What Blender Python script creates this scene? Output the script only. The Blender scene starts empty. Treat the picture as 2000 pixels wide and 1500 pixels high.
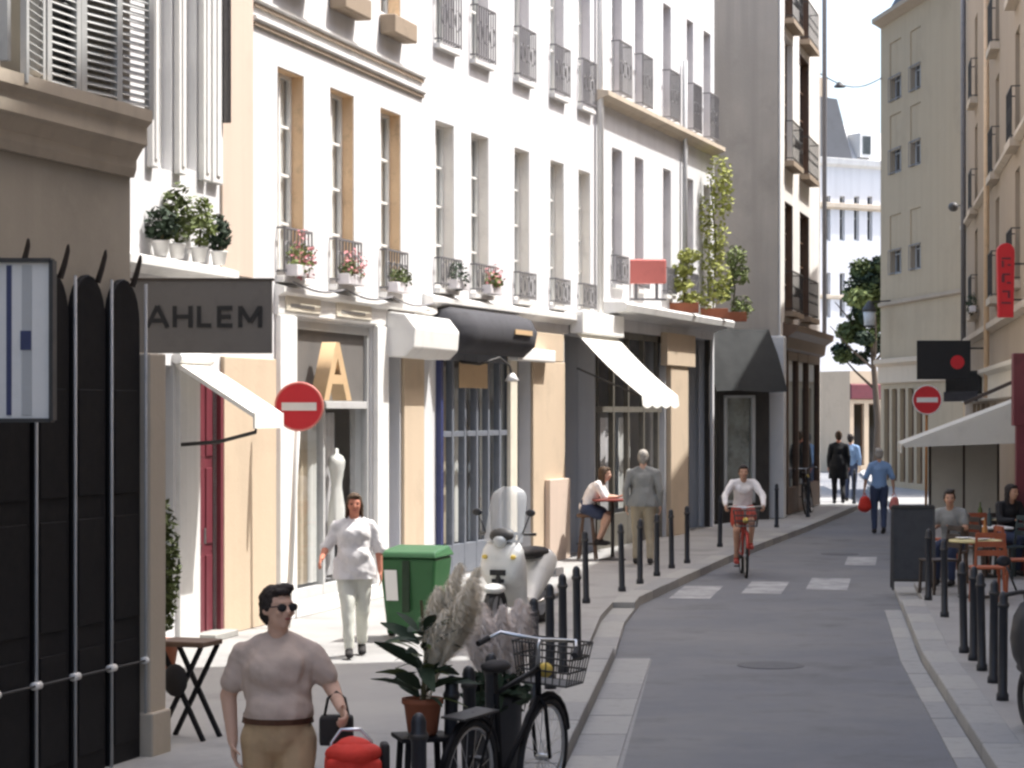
import bpy, bmesh, math, random
from mathutils import Vector as V, Matrix, noise, Euler
random.seed(7)
R = math.radians
sc = bpy.context.scene
col = sc.collection
# ---------------------------------------------------------------- camera
HC, F, HZ = 2.5, 4500.0, 805.0           # camera height (m), focal length and horizon in photo pixels (2000 wide)
cam = bpy.data.cameras.new('camera'); co = bpy.data.objects.new('camera', cam); col.objects.link(co)
co.location = (0, 0, HC); co.rotation_euler = (R(90), 0, 0)
cam.sensor_width = 36; cam.lens = 36*F/2000; cam.shift_y = (HZ-750)/2000
cam.clip_start = .1; cam.clip_end = 1500
sc.camera = co
# ---------------------------------------------------------------- sky and sun
SUN_EL, SUN_AZ = R(61), R(14)            # azimuth from +X towards +Y
w = bpy.data.worlds.new('World'); sc.world = w; w.use_nodes = True
wn = w.node_tree; bgn = wn.nodes['Background']
sky = wn.nodes.new('ShaderNodeTexSky'); sky.sky_type = 'NISHITA'; sky.sun_disc = False
sky.sun_elevation = SUN_EL; sky.sun_rotation = R(90)-SUN_AZ
sky.air_density = 1.0; sky.dust_density = 4.0; sky.ozone_density = 1.0
wn.links.new(sky.outputs[0], bgn.inputs[0]); bgn.inputs[1].default_value = .15
sl = bpy.data.lights.new('sun', 'SUN'); sl.energy = 2.8; sl.angle = R(.5); sl.color = (1, .978, .95)
so = bpy.data.objects.new('sun', sl); col.objects.link(so)
sdir = V((math.cos(SUN_EL)*math.cos(SUN_AZ), math.cos(SUN_EL)*math.sin(SUN_AZ), math.sin(SUN_EL)))
so.rotation_euler = (-sdir).to_track_quat('-Z', 'Y').to_euler(); so.location = (20, 10, 40)
vs = sc.view_settings; vs.view_transform = 'Standard'; vs.look = 'None'; vs.gamma = 1; vs.use_curve_mapping = False
vs.exposure = 1.45
sc.cycles.use_denoising = True
sc.cycles.max_bounces = 6; sc.cycles.transparent_max_bounces = 12
sc.cycles.filter_width = 2.6
# ---------------------------------------------------------------- pixel helpers: a direction meets the ground
def G(px, py, z=0.0):
    k = (py-HZ)/(HC-z); return V(((px-1000)/k, F/k, z))
def zat(py, d): return HC+(HZ-py)*d/F
def xat(px, d): return (px-1000)*d/F
SW = .12                                  # pavement height
# ---------------------------------------------------------------- materials
M = {}
def mat(name, c, rough=.8, metal=0, var=.12, scale=3.0, bump=0, bscale=60, streak=0, c2=None, mixs=None, spec=.5, detail=6, trans=0, emit=None):
    m = bpy.data.materials.new(name); m.use_nodes = True; n = m.node_tree; b = n.nodes['Principled BSDF']
    tc = n.nodes.new('ShaderNodeTexCoord')
    b.inputs['Roughness'].default_value = rough; b.inputs['Metallic'].default_value = metal
    b.inputs['Specular IOR Level'].default_value = spec
    cur = None
    base = n.nodes.new('ShaderNodeRGB'); base.outputs[0].default_value = (*c, 1); cur = base.outputs[0]
    def noise_tex(s, sz=(1, 1, 1), det=detail):
        mp = n.nodes.new('ShaderNodeMapping'); mp.inputs['Scale'].default_value = sz
        n.links.new(tc.outputs['Object'], mp.inputs[0])
        t = n.nodes.new('ShaderNodeTexNoise'); t.inputs['Scale'].default_value = s; t.inputs['Detail'].default_value = det
        t.inputs['Roughness'].default_value = .62
        n.links.new(mp.outputs[0], t.inputs[0]); return t.outputs[0]
    def ramp(src, a, b_):
        r = n.nodes.new('ShaderNodeMapRange'); r.inputs[1].default_value = a; r.inputs[2].default_value = b_
        n.links.new(src, r.inputs[0]); return r.outputs[0]
    def mix(f, a, bcol, mode='MIX'):
        x = n.nodes.new('ShaderNodeMix'); x.data_type = 'RGBA'; x.blend_type = mode
        n.links.new(f, x.inputs[0]) if not isinstance(f, float) else setattr(x.inputs[0], 'default_value', f)
        n.links.new(a, x.inputs[6])
        if isinstance(bcol, tuple): x.inputs[7].default_value = (*bcol, 1)
        else: n.links.new(bcol, x.inputs[7])
        return x.outputs[2]
    if c2: cur = mix(ramp(noise_tex(mixs or scale), .40, .62), cur, c2)
    if var:
        dk = tuple(v*(1-2.2*var) for v in c); lt = tuple(min(1, v*(1+.8*var)) for v in c)
        cur = mix(ramp(noise_tex(scale), .52, .75), cur, dk)
        cur = mix(ramp(noise_tex(scale*5.3), .55, .8), cur, lt)
    if streak:
        cur = mix(ramp(noise_tex(1.3, (2.2, 2.2, .10), 3), .46, .80), cur, tuple(v*(1-.45*streak) for v in c))
    n.links.new(cur, b.inputs['Base Color'])
    if rough > .15:
        rr = n.nodes.new('ShaderNodeMapRange'); rr.inputs[3].default_value = rough*.85; rr.inputs[4].default_value = min(1, rough*1.15)
        n.links.new(noise_tex(scale*2.1), rr.inputs[0]); n.links.new(rr.outputs[0], b.inputs['Roughness'])
    if bump:
        bp = n.nodes.new('ShaderNodeBump'); bp.inputs['Strength'].default_value = bump; bp.inputs['Distance'].default_value = .02
        n.links.new(noise_tex(bscale, det=4), bp.inputs['Height']); n.links.new(bp.outputs[0], b.inputs['Normal'])
    if trans: b.inputs['Transmission Weight'].default_value = trans
    if emit: b.inputs['Emission Color'].default_value = (*emit[0], 1); b.inputs['Emission Strength'].default_value = emit[1]
    M[name] = m; return m
mat('plaster_white', (.685, .68, .68), .9, var=.05, scale=.9, bump=.10, bscale=35, streak=.34)
mat('plaster_white2', (.665, .665, .675), .9, var=.06, scale=.7, bump=.10, bscale=30, streak=.34)
mat('plaster_cream', (.76, .73, .68), .9, var=.06, scale=.8, bump=.1, bscale=35, streak=.34)
mat('plaster_pink', (.60, .48, .39), .9, var=.08, scale=1.0, bump=.12, bscale=35, streak=.2)
mat('plaster_grey', (.41, .365, .31), .95, var=.14, scale=.45, bump=.25, bscale=18, streak=.25, c2=(.47, .415, .35), mixs=.5)
mat('stone_beige', (.46, .40, .32), .9, var=.10, scale=1.0, bump=.15, bscale=25, streak=.2)
mat('stone_tan', (.56, .445, .32), .9, var=.08, scale=1.2, bump=.15, bscale=25, streak=.15)
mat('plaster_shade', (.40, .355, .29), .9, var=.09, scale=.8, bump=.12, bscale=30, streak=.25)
mat('plaster_right', (.40, .31, .20), .9, var=.08, scale=.5, bump=.1, bscale=30, streak=.2)
mat('plaster_right2', (.36, .285, .205), .9, var=.08, scale=.5, bump=.1, bscale=30, streak=.2)
mat('moulding', (.55, .47, .37), .85, var=.10, scale=2, bump=.1, streak=.4)
mat('moulding_white', (.70, .69, .665), .85, var=.06, scale=2, bump=.08, streak=.4)
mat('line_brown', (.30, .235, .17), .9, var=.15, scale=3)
mat('shutter_grey', (.50, .50, .48), .6, var=.08, scale=4)
mat('white_paint', (.80, .79, .76), .5, var=.05, scale=4, bump=.05)
mat('grey_paint', (.50, .50, .49), .5, var=.08, scale=4)
mat('cream_paint', (.74, .68, .56), .55, var=.06, scale=4)
mat('black_paint', (.008, .008, .010), .62, var=.1, scale=6, spec=.2)
mat('bollard_paint', (.018, .021, .028), .45, var=.15, scale=8)
mat('iron', (.04, .038, .036), .55, var=.15, scale=8)
mat('rail_grey', (.16, .155, .16), .6, var=.15, scale=8)
mat('steel', (.55, .56, .57), .3, metal=1, var=.08, scale=8)
mat('pipe_grey', (.42, .42, .42), .5, var=.1, scale=6)
mat('zinc', (.045, .05, .06), .7, metal=0, var=.12, scale=1.5)
mat('tan_wood', (.74, .53, .33), .55, var=.14, scale=5, streak=.5)
mat('pale_lining', (.80, .76, .70), .6, var=.08, scale=4)
mat('grey_lining', (.68, .65, .66), .6, var=.08, scale=4)
mat('brown_wood', (.13, .075, .045), .5, var=.2, scale=6)
mat('dark_brown', (.055, .040, .032), .5, var=.2, scale=4)
mat('maroon', (.15, .03, .042), .42, var=.12, scale=5)
mat('blue_paint', (.035, .045, .13), .45, var=.12, scale=5)
mat('cafe_paint', (.13, .12, .10), .5, var=.15, scale=5)
mat('slate_paint', (.17, .185, .215), .45, var=.12, scale=5)
mat('teal_dark', (.03, .05, .055), .4, var=.15, scale=5)
mat('sign_grey', (.145, .135, .125), .7, var=.08, scale=3)
mat('letter_black', (.012, .012, .013), .6, var=0)
mat('letter_tan', (.60, .42, .24), .5, var=.06, scale=6)
mat('letter_grey', (.30, .29, .27), .7, var=0)
mat('sign_red', (.62, .025, .035), .4, var=.05, scale=5)
mat('sign_white', (.82, .80, .76), .4, var=.04, scale=5)
mat('salmon', (.66, .20, .17), .5, var=.06, scale=5)
mat('awning_white', (.80, .78, .72), .85, var=.05, scale=3, bump=.06, bscale=120)
mat('awning_dark', (.045, .045, .052), .85, var=.12, scale=3, bump=.1, bscale=120)
mat('awning_green', (.022, .024, .024), .85, var=.2, scale=2, bump=.1, bscale=120)
mat('canvas_cream', (.56, .55, .50), .85, var=.05, scale=3, bump=.06, bscale=120)
mat('curtain', (.78, .76, .72), .95, var=.08, scale=5)
mat('curtain_warm', (.60, .50, .38), .95, var=.08, scale=5)
mat('interior', (.05, .045, .04), .9, var=.2, scale=2)
mat('interior_warm', (.20, .13, .08), .8, var=.3, scale=2)
mat('asphalt', (.150, .155, .168), .88, var=.17, scale=.9, bump=.35, bscale=160, c2=(.195, .195, .195), mixs=.45)
mat('pavement', (.285, .28, .27), .9, var=.14, scale=.8, bump=.2, bscale=200, c2=(.32, .312, .295), mixs=.5)
mat('granite', (.30, .298, .285), .8, var=.10, scale=7, bump=.15, bscale=90)
mat('granite2', (.335, .328, .305), .8, var=.10, scale=7, bump=.15, bscale=90)
mat('granite3', (.265, .264, .258), .8, var=.10, scale=7, bump=.15, bscale=90)
mat('earth', (.10, .098, .095), .95, var=.1, scale=.1)
# worn road paint
def worn_paint():
    m = mat('road_paint', (.46, .46, .45), .8, var=.06, scale=4); n = m.node_tree; b = n.nodes['Principled BSDF']
    src = b.inputs['Base Color'].links[0].from_socket
    tc = n.nodes.new('ShaderNodeTexCoord'); t = n.nodes.new('ShaderNodeTexNoise'); t.inputs['Scale'].default_value = 2.6; t.inputs['Detail'].default_value = 8
    t.inputs['Roughness'].default_value = .75
    n.links.new(tc.outputs['Object'], t.inputs[0]); r = n.nodes.new('ShaderNodeMapRange'); r.inputs[1].default_value = .36; r.inputs[2].default_value = .66
    n.links.new(t.outputs[0], r.inputs[0]); x = n.nodes.new('ShaderNodeMix'); x.data_type = 'RGBA'
    n.links.new(r.outputs[0], x.inputs[0]); n.links.new(src, x.inputs[6]); x.inputs[7].default_value = (.18, .182, .188, 1)
    n.links.new(x.outputs[2], b.inputs['Base Color'])
worn_paint()
def glass_mat(name, tint, refl=1.0):
    m = bpy.data.materials.new(name); m.use_nodes = True; n = m.node_tree; n.nodes.clear()
    o = n.nodes.new('ShaderNodeOutputMaterial'); t = n.nodes.new('ShaderNodeBsdfTransparent'); g = n.nodes.new('ShaderNodeBsdfGlossy')
    t.inputs[0].default_value = (*tint, 1); g.inputs['Roughness'].default_value = .03; g.inputs[0].default_value = (.9*refl, .92*refl, .95*refl, 1)
    f = n.nodes.new('ShaderNodeFresnel'); ge = n.nodes.new('ShaderNodeNewGeometry'); io = n.nodes.new('ShaderNodeMapRange'); io.inputs[3].default_value = 1.5; io.inputs[4].default_value = 1/1.5
    n.links.new(ge.outputs['Backfacing'], io.inputs[0]); n.links.new(io.outputs[0], f.inputs[0]); x = n.nodes.new('ShaderNodeMixShader')
    n.links.new(f.outputs[0], x.inputs[0]); n.links.new(t.outputs[0], x.inputs[1]); n.links.new(g.outputs[0], x.inputs[2]); n.links.new(x.outputs[0], o.inputs[0])
    M[name] = m
glass_mat('glass', (.93, .95, .95)); glass_mat('glass_dark', (.45, .48, .50)); 
def cloudy():
    m = bpy.data.materials.new('screen_cloudy'); m.use_nodes = True; n = m.node_tree; b = n.nodes['Principled BSDF']; o = n.nodes['Material Output']
    b.inputs['Base Color'].default_value = (.62, .64, .65, 1); b.inputs['Roughness'].default_value = .2; t = n.nodes.new('ShaderNodeBsdfTransparent'); x = n.nodes.new('ShaderNodeMixShader'); x.inputs[0].default_value = .5
    n.links.new(t.outputs[0], x.inputs[1]); n.links.new(b.outputs[0], x.inputs[2]); n.links.new(x.outputs[0], o.inputs[0]); M['screen_cloudy'] = m
cloudy()
# ---------------------------------------------------------------- mesh builder
class MB:
    def __init__(s, mx=None): s.v = []; s.f = []; s.mx = mx
    def add(s, vs, fs):
        o = len(s.v)
        s.v += [tuple(s.mx @ V(p)) if s.mx else tuple(p) for p in vs]; s.f += [tuple(i+o for i in f) for f in fs]; return s
    def box(s, x0, x1, y0, y1, z0, z1):
        return s.add([(x0,y0,z0),(x1,y0,z0),(x1,y1,z0),(x0,y1,z0),(x0,y0,z1),(x1,y0,z1),(x1,y1,z1),(x0,y1,z1)],
                     [(0,3,2,1),(4,5,6,7),(0,1,5,4),(1,2,6,5),(2,3,7,6),(3,0,4,7)])
    def quad(s, a, b, c, d): return s.add([a, b, c, d], [(0,1,2,3)])
    def bar(s, p0, p1, wd, ht=None):
        p0, p1 = V(p0), V(p1); ht = ht or wd; t = (p1-p0).normalized()
        up = V((0,0,1)) if abs(t.z) < .95 else V((0,1,0)); a = t.cross(up).normalized()*wd/2; b = a.cross(t).normalized()*ht/2
        return s.add([p0-a-b, p0+a-b, p0+a+b, p0-a+b, p1-a-b, p1+a-b, p1+a+b, p1-a+b], [(0,1,2,3),(7,6,5,4),(0,4,5,1),(1,5,6,2),(2,6,7,3),(3,7,4,0)])
    def tube(s, pts, r, n=8, caps=True, closed=False):
        pts = [V(p) for p in pts]; m = len(pts); rs = r if isinstance(r, (list, tuple)) else [r]*m; vs, fs = [], []; ref = None
        for i, p in enumerate(pts):
            if closed: t = pts[(i+1) % m]-pts[i-1]
            else: t = pts[min(i+1, m-1)]-pts[max(i-1, 0)]
            t.normalize()
            if ref is None: ref = V((0,0,1)) if abs(t.z) < .9 else V((1,0,0))
            a = (ref-t*ref.dot(t)).normalized(); b = t.cross(a); ref = a
            vs += [p+(a*math.cos(2*math.pi*j/n)+b*math.sin(2*math.pi*j/n))*rs[i] for j in range(n)]
        for i in range(m if closed else m-1):
            i2 = (i+1) % m
            for j in range(n): fs.append((i*n+j, i*n+(j+1) % n, i2*n+(j+1) % n, i2*n+j))
        if caps and not closed: fs += [tuple(range(n))[::-1], tuple((m-1)*n+j for j in range(n))]
        return s.add(vs, fs)
    def lathe(s, prof, n=16, c=(0,0,0)):
        vs, fs = [], []
        for r, z in prof: vs += [(c[0]+r*math.cos(2*math.pi*j/n), c[1]+r*math.sin(2*math.pi*j/n), c[2]+z) for j in range(n)]
        for i in range(len(prof)-1):
            for j in range(n): fs.append((i*n+j, i*n+(j+1) % n, (i+1)*n+(j+1) % n, (i+1)*n+j))
        fs += [tuple(range(n))[::-1], tuple((len(prof)-1)*n+j for j in range(n))]
        return s.add(vs, fs)
    def ell(s, c, r, n=12, m=8, rot=None):
        vs, fs = [], []
        for i in range(1, m):
            th = math.pi*i/m
            for j in range(n):
                ph = 2*math.pi*j/n; p = V((r[0]*math.sin(th)*math.cos(ph), r[1]*math.sin(th)*math.sin(ph), r[2]*math.cos(th)))
                vs.append((rot @ p if rot else p)+V(c))
        for i in range(m-2):
            for j in range(n): fs.append((i*n+j, (i+1)*n+j, (i+1)*n+(j+1) % n, i*n+(j+1) % n))
        t = V((0,0,r[2])); vs += [(rot @ t if rot else t)+V(c), (rot @ -t if rot else -t)+V(c)]; T = len(vs)-2
        for j in range(n): fs += [(T, j, (j+1) % n), (T+1, (m-2)*n+(j+1) % n, (m-2)*n+j)]
        return s.add(vs, fs)
    def eseg(s, p0, p1, a0, b0, a1, b1, side=(1,0,0), n=14):
        """closed elliptical tapered segment with domed ends; a along side, b across"""
        p0, p1 = V(p0), V(p1); t = p1-p0; L = t.length; t.normalize(); sd = V(side); sd = (sd-t*sd.dot(t)).normalized(); q = t.cross(sd)
        vs, fs = [], []; rings = []
        for k in (-.98, -.8, -.45): rings.append((p0+t*(k*min(a0, b0)), math.sqrt(1-k*k)*a0, math.sqrt(1-k*k)*b0))
        for k in (0, .5, 1): rings.append((p0+t*(L*k), a0+(a1-a0)*k, b0+(b1-b0)*k))
        for k in (.45, .8, .98): rings.append((p1+t*(k*min(a1, b1)), math.sqrt(1-k*k)*a1, math.sqrt(1-k*k)*b1))
        for c, a, b in rings: vs += [c+sd*(a*math.cos(2*math.pi*j/n))+q*(b*math.sin(2*math.pi*j/n)) for j in range(n)]
        for i in range(len(rings)-1):
            for j in range(n): fs.append((i*n+j, i*n+(j+1) % n, (i+1)*n+(j+1) % n, (i+1)*n+j))
        fs += [tuple(range(n))[::-1], tuple((len(rings)-1)*n+j for j in range(n))]
        return s.add(vs, fs)
    def prism(s, pts, off):
        """polygon extruded by the vector off"""
        n = len(pts); o = V(off)
        return s.add([V(p) for p in pts]+[V(p)+o for p in pts], [tuple(range(n))[::-1], tuple(n+i for i in range(n))]+[(i, (i+1) % n, n+(i+1) % n, n+i) for i in range(n)])
    def mesh(s, name, m=None, smooth=False):
        me = bpy.data.meshes.new(name); me.from_pydata(s.v, [], s.f)
        bm = bmesh.new(); bm.from_mesh(me); bmesh.ops.recalc_face_normals(bm, faces=bm.faces[:]); bm.to_mesh(me); bm.free()
        if smooth: me.polygons.foreach_set('use_smooth', [True]*len(me.polygons))
        if m: me.materials.append(M[m] if isinstance(m, str) else m)
        return me
    def build(s, name, m=None, parent=None, smooth=False, bevel=0):
        return obj(name, s.mesh(name, m, smooth), parent, bevel)
def obj(name, me, parent=None, bevel=0, loc=None):
    o = bpy.data.objects.new(name, me); col.objects.link(o)
    if parent: o.parent = parent
    if loc is not None: o.location = loc
    if bevel:
        b = o.modifiers.new('bevel', 'BEVEL'); b.width = bevel; b.segments = 2; b.limit_method = 'ANGLE'
    return o
def tag(o, label=None, cat=None, group=None, kind=None):
    if label: o['label'] = label
    if cat: o['category'] = cat
    if group: o['group'] = group
    if kind: o['kind'] = kind
    return o
def empty(name, loc=(0,0,0), rz=0, label=None, cat=None, group=None):
    o = bpy.data.objects.new(name, None); col.objects.link(o); o.location = loc; o.rotation_euler = (0,0,rz); o.empty_display_size = .2
    return tag(o, label, cat, group)
def copy_tree(o, parent=None, loc=None, rz=None, label=None):
    c = o.copy(); col.objects.link(c)
    if parent: c.parent = parent
    if loc is not None: c.location = loc
    if rz is not None: c.rotation_euler = (0,0,rz)
    if label: c['label'] = label
    for ch in o.children: copy_tree(ch, c)
    return c
def text_mesh(txt, size, depth, m, font_bold=False):
    cu = bpy.data.curves.new('t', 'FONT'); cu.body = txt; cu.size = size; cu.extrude = depth; cu.align_x = 'CENTER'; cu.align_y = 'CENTER'
    if font_bold: cu.offset = size*.012
    ob = bpy.data.objects.new('t', cu); col.objects.link(ob); dg = bpy.context.evaluated_depsgraph_get()
    me = bpy.data.meshes.new_from_object(ob.evaluated_get(dg)); bpy.data.objects.remove(ob); bpy.data.curves.remove(cu)
    me.materials.clear(); me.materials.append(M[m]); return me
# ---------------------------------------------------------------- facade frame: x along, -y to the street
class Fac:
    def __init__(s, name, a, b, h, depth, label, cat='building', group=None):
        s.a = V((a[0], a[1])); s.b = V((b[0], b[1])); d = s.b-s.a; s.L = d.length; s.t = d.normalized(); s.h = h; s.depth = depth
        s.root = empty(name, (a[0], a[1], 0), math.atan2(d.y, d.x), label, cat, group)
    def u(s, px, out=0):
        q = (px-1000)/F; n = V((s.t.y, -s.t.x)); p = s.a+n*out      # p.x+t.x*u = q*(p.y+t.y*u)
        return (q*p.y-p.x)/(s.t.x-q*s.t.y)
    def d(s, px, out=0):
        n = V((s.t.y, -s.t.x)); return s.a.y+n.y*out+s.t.y*s.u(px, out)
    def z(s, px, py, out=0): return zat(py, s.d(px, out))
    def wall(s, name, m, openings, z0=0, z1=None, x0=0, x1=None, rev=.28, front=0.0, closed=True):
        """wall with real openings (u0,u1,z0,z1) and reveals of depth rev; the rest of the block closes behind it"""
        z1 = z1 or s.h; x1 = s.L-.004 if x1 is None else x1
        X = sorted({x0, x1} | {o[0] for o in openings} | {o[1] for o in openings}); Z = sorted({z0, z1} | {o[2] for o in openings} | {o[3] for o in openings})
        X = [x for x in X if x0 <= x <= x1]; Z = [z for z in Z if z0 <= z <= z1]
        mb = MB(); idx = {}; vs, fs = [], []
        def vid(x, y, z):
            k = (round(x, 4), round(y, 4), round(z, 4))
            if k not in idx: idx[k] = len(vs); vs.append((x, y, z))
            return idx[k]
        for yy in (front, front+rev):
            for i in range(len(X)-1):
                for j in range(len(Z)-1):
                    cx, cz = (X[i]+X[i+1])/2, (Z[j]+Z[j+1])/2
                    if any(o[0] < cx < o[1] and o[2] < cz < o[3] for o in openings): continue
                    q = (vid(X[i], yy, Z[j]), vid(X[i+1], yy, Z[j]), vid(X[i+1], yy, Z[j+1]), vid(X[i], yy, Z[j+1]))
                    fs.append(q if yy == front else q[::-1])
        y0, y1 = front, front+rev
        for a, b, c, d in openings:
            c_ = max(c, z0); d_ = min(d, z1)
            for q in (((a,y0,c_),(a,y0,d_),(a,y1,d_),(a,y1,c_)), ((b,y0,d_),(b,y0,c_),(b,y1,c_),(b,y1,d_)), ((a,y0,d_),(b,y0,d_),(b,y1,d_),(a,y1,d_)), ((b,y0,c_),(a,y0,c_),(a,y1,c_),(b,y1,c_))):
                if q[0][2] == q[1][2] == q[2][2] == z0: continue
                fs.append(tuple(vid(*p) for p in q))
        D = s.depth
        if closed:
            mb.add([(x0,y0,z0),(x0,D,z0),(x1,D,z0),(x1,y0,z0),(x0,y0,z1),(x0,D,z1),(x1,D,z1),(x1,y0,z1)], [(0,4,5,1),(1,5,6,2),(2,6,7,3),(4,7,6,5)])
        mb.add(vs, fs)
        me = bpy.data.meshes.new(name); me.from_pydata(mb.v, [], mb.f); me.materials.append(M[m]); return obj(name, me, s.root)
    def window(s, u0, u1, z0, z1, y=.2, fm='white_paint', cols=2, rows=3, glass='glass_dark', fw=.055, curtain=None, lining=None, name='window', lin_y0=.012):
        fb = MB(); t = .05
        fb.box(u0, u0+fw, y, y+t, z0, z1); fb.box(u1-fw, u1, y, y+t, z0, z1); fb.box(u0+fw, u1-fw, y, y+t, z1-fw, z1); fb.box(u0+fw, u1-fw, y, y+t, z0, z0+fw*1.5)
        w_ = (u1-u0-2*fw)/cols; h_ = (z1-z0-2.5*fw)/rows
        for i in range(1, cols): x = u0+fw+w_*i; fb.box(x-fw*.5, x+fw*.5, y-.008, y+t, z0+fw*1.5, z1-fw)
        for j in range(1, rows):
            z = z0+fw*1.5+h_*j; fb.box(u0+fw, u1-fw, y+.006, y+t-.006, z-fw*.3, z+fw*.3)
        fr = fb.build(name, fm, s.root)
        for i in range(cols):
            for j in range(rows):
                xa, za = u0+fw+w_*i, z0+fw*1.5+h_*j
                MB().quad((xa, y+.03, za), (xa+w_, y+.03, za), (xa+w_, y+.03, za+h_), (xa, y+.03, za+h_)).build('pane', glass, fr)
        if curtain:
            cb = MB(); n = 10; vs = []; cm, side = curtain if isinstance(curtain, tuple) else (curtain, 1.0)
            ue = u0+(u1-u0)*side
            for i in range(n*2+1): x = u0+(ue-u0)*i/(n*2); yy = y+.085+.02*math.sin(i*1.7); vs += [(x, yy, z0), (x, yy, z1)]
            cb.add(vs, [(2*i, 2*i+2, 2*i+3, 2*i+1) for i in range(n*2)]); cb.build('curtain', cm, fr, smooth=True)
        if lining:                                                  # painted wood lining of the opening
            lb = MB(); e = .012
            lb.box(u0+.001, u0+e, lin_y0, y, z0, z1); lb.box(u1-e, u1-.001, lin_y0, y, z0, z1); lb.box(u0+e, u1-e, lin_y0, y, z1-e, z1-.001)
            lb.build('jamb_lining', lining, fr)
        return fr
    def box(s, name, m, x0, x1, y0, y1, z0, z1, parent=None, bevel=0): return MB().box(x0, x1, y0, y1, z0, z1).build(name, m, parent or s.root, bevel=bevel)
    def mould(s, name, m, z, prof, x0=0, x1=None):
        """horizontal moulding; prof = [(out,dz),...] from bottom to top"""
        x1 = s.L-.004 if x1 is None else x1
        pts = [(x0, .01, z+prof[0][1])]+[(x0, -o, z+dz) for o, dz in prof]+[(x0, .01, z+prof[-1][1])]
        return MB().prism(pts, (x1-x0, 0, 0)).build(name, m, s.root)
    def rail(s, u0, u1, z0, z1, out=.10, m='iron', n=9, name='railing', curve=True, parent=None):
        b = MB(); y = -out
        for z in (z0+.04, z1): b.box(u0, u1, y-.012, y+.012, z-.012, z+.012)
        for z in (z0+.04, z1):
            for x in (u0, u1): b.box(x-.01, x+.01, y, .02, z-.01, z+.01)
        for i in range(n+1): x = u0+(u1-u0)*i/n; b.box(x-.008, x+.008, y-.008, y+.008, z0, z1)
        if curve:
            k = max(2, int((u1-u0)/.22))
            for i in range(k):
                cx = u0+(u1-u0)*(i+.5)/k; r = (u1-u0)/k*.42
                b.tube([(cx+r*math.cos(a*.5236), y, (z0+z1)/2+r*1.3*math.sin(a*.5236)) for a in range(12)], .007, 5, closed=True)
        return b.build(name, m, parent or s.root)
# ================================================================ THE SETTING
def sheet(name, pts, z, m, kind='structure', thick=0):
    mb = MB()
    if thick: mb.prism([(p[0], p[1], z-thick) for p in pts], (0, 0, thick))
    else: mb.add([(p[0], p[1], z) for p in pts], [tuple(range(len(pts)))])
    o = mb.build(name, m); o['kind'] = kind; return o
sheet('ground', [(-300,-120), (300,-120), (300,600), (-300,600)], -.03, 'earth')
KL = [(-1.6,-6), (.313,15.6), (1.035,23.3), (1.32,27.0), (1.65,29.8), (3.84,39.2), (6.25,48.5), (8.99,59.5), (10.2,76), (11.2,100)]      # left kerb line
KR = [(1.9,-6), (3.26,15.5), (4.09,23.0), (5.37,32.4), (6.9,41), (8.45,50), (9.9,60), (11.4,74), (13.6,92), (15.2,100)]               # right kerb line
BLD_L = [(-13,-20), (-3.0,15.9), (-5.0,17.4), (-3.3,24.6), (-3.1,25.5), (-1.4,31.5), (1.2,39.5), (3.9,48), (5.8,51.9), (7.8,59.8), (8.6,76), (9.2,100)]
BLD_R = [(6,-20), (6.9,24), (12.2,60), (13.3,66), (12.4,75.2), (15,92), (17,100)]
sheet('road', [(p[0]-.4, p[1]) for p in KL]+[(p[0]+.4, p[1]) for p in KR[::-1]]+[(2, -20), (-3, -20)], 0, 'asphalt')
sheet('side_ground', [(5, 75), (60, 75), (60, 130), (5, 130)], -.004, 'pavement')
def lerp_line(line, step):
    out = []
    for (x0, y0), (x1, y1) in zip(line, line[1:]):
        L = math.hypot(x1-x0, y1-y0); n = max(1, round(L/step))
        for i in range(n): out.append(((x0+(x1-x0)*i/n, y0+(y1-y0)*i/n), (x0+(x1-x0)*(i+1)/n, y0+(y1-y0)*(i+1)/n)))
    return out
def pavement(name, kerb, bld, side):
    """raised slab with granite kerb stones, each stone a piece of its own; the kerb drops at the crossing"""
    KW = .28
    inner = [(p[0]-side*KW, p[1]) for p in kerb]
    o = sheet(name, inner+bld[::-1], SW, 'pavement', thick=.2)
    for (p, q) in lerp_line([k for k in kerb if k[1] < 80], 1.05):
        a, b = V((p[0], p[1], 0)), V((q[0], q[1], 0)); t = (b-a).normalized(); n = V((-t.y, t.x, 0))*side
        a += t*.006; b -= t*.006; my = (p[1]+q[1])/2
        h = SW+.004+random.uniform(-.004, .004)
        if side > 0 and 23.6 < my < 28.5: h = .045                   # dropped kerb
        if side < 0 and 29.5 < my < 33: h = .05
        MB().prism([a+V((0,0,-.05)), b+V((0,0,-.05)), b+n*KW*1.02+V((0,0,-.05)), a+n*KW*1.02+V((0,0,-.05))], (0, 0, h+.05)).build('kerb_stone', random.choice(['granite', 'granite2', 'granite3']), o, bevel=.012)
    return o
left_pav = pavement('left_pavement', KL, BLD_L, 1)
right_pav = pavement('right_pavement', KR, BLD_R, -1)
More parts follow.
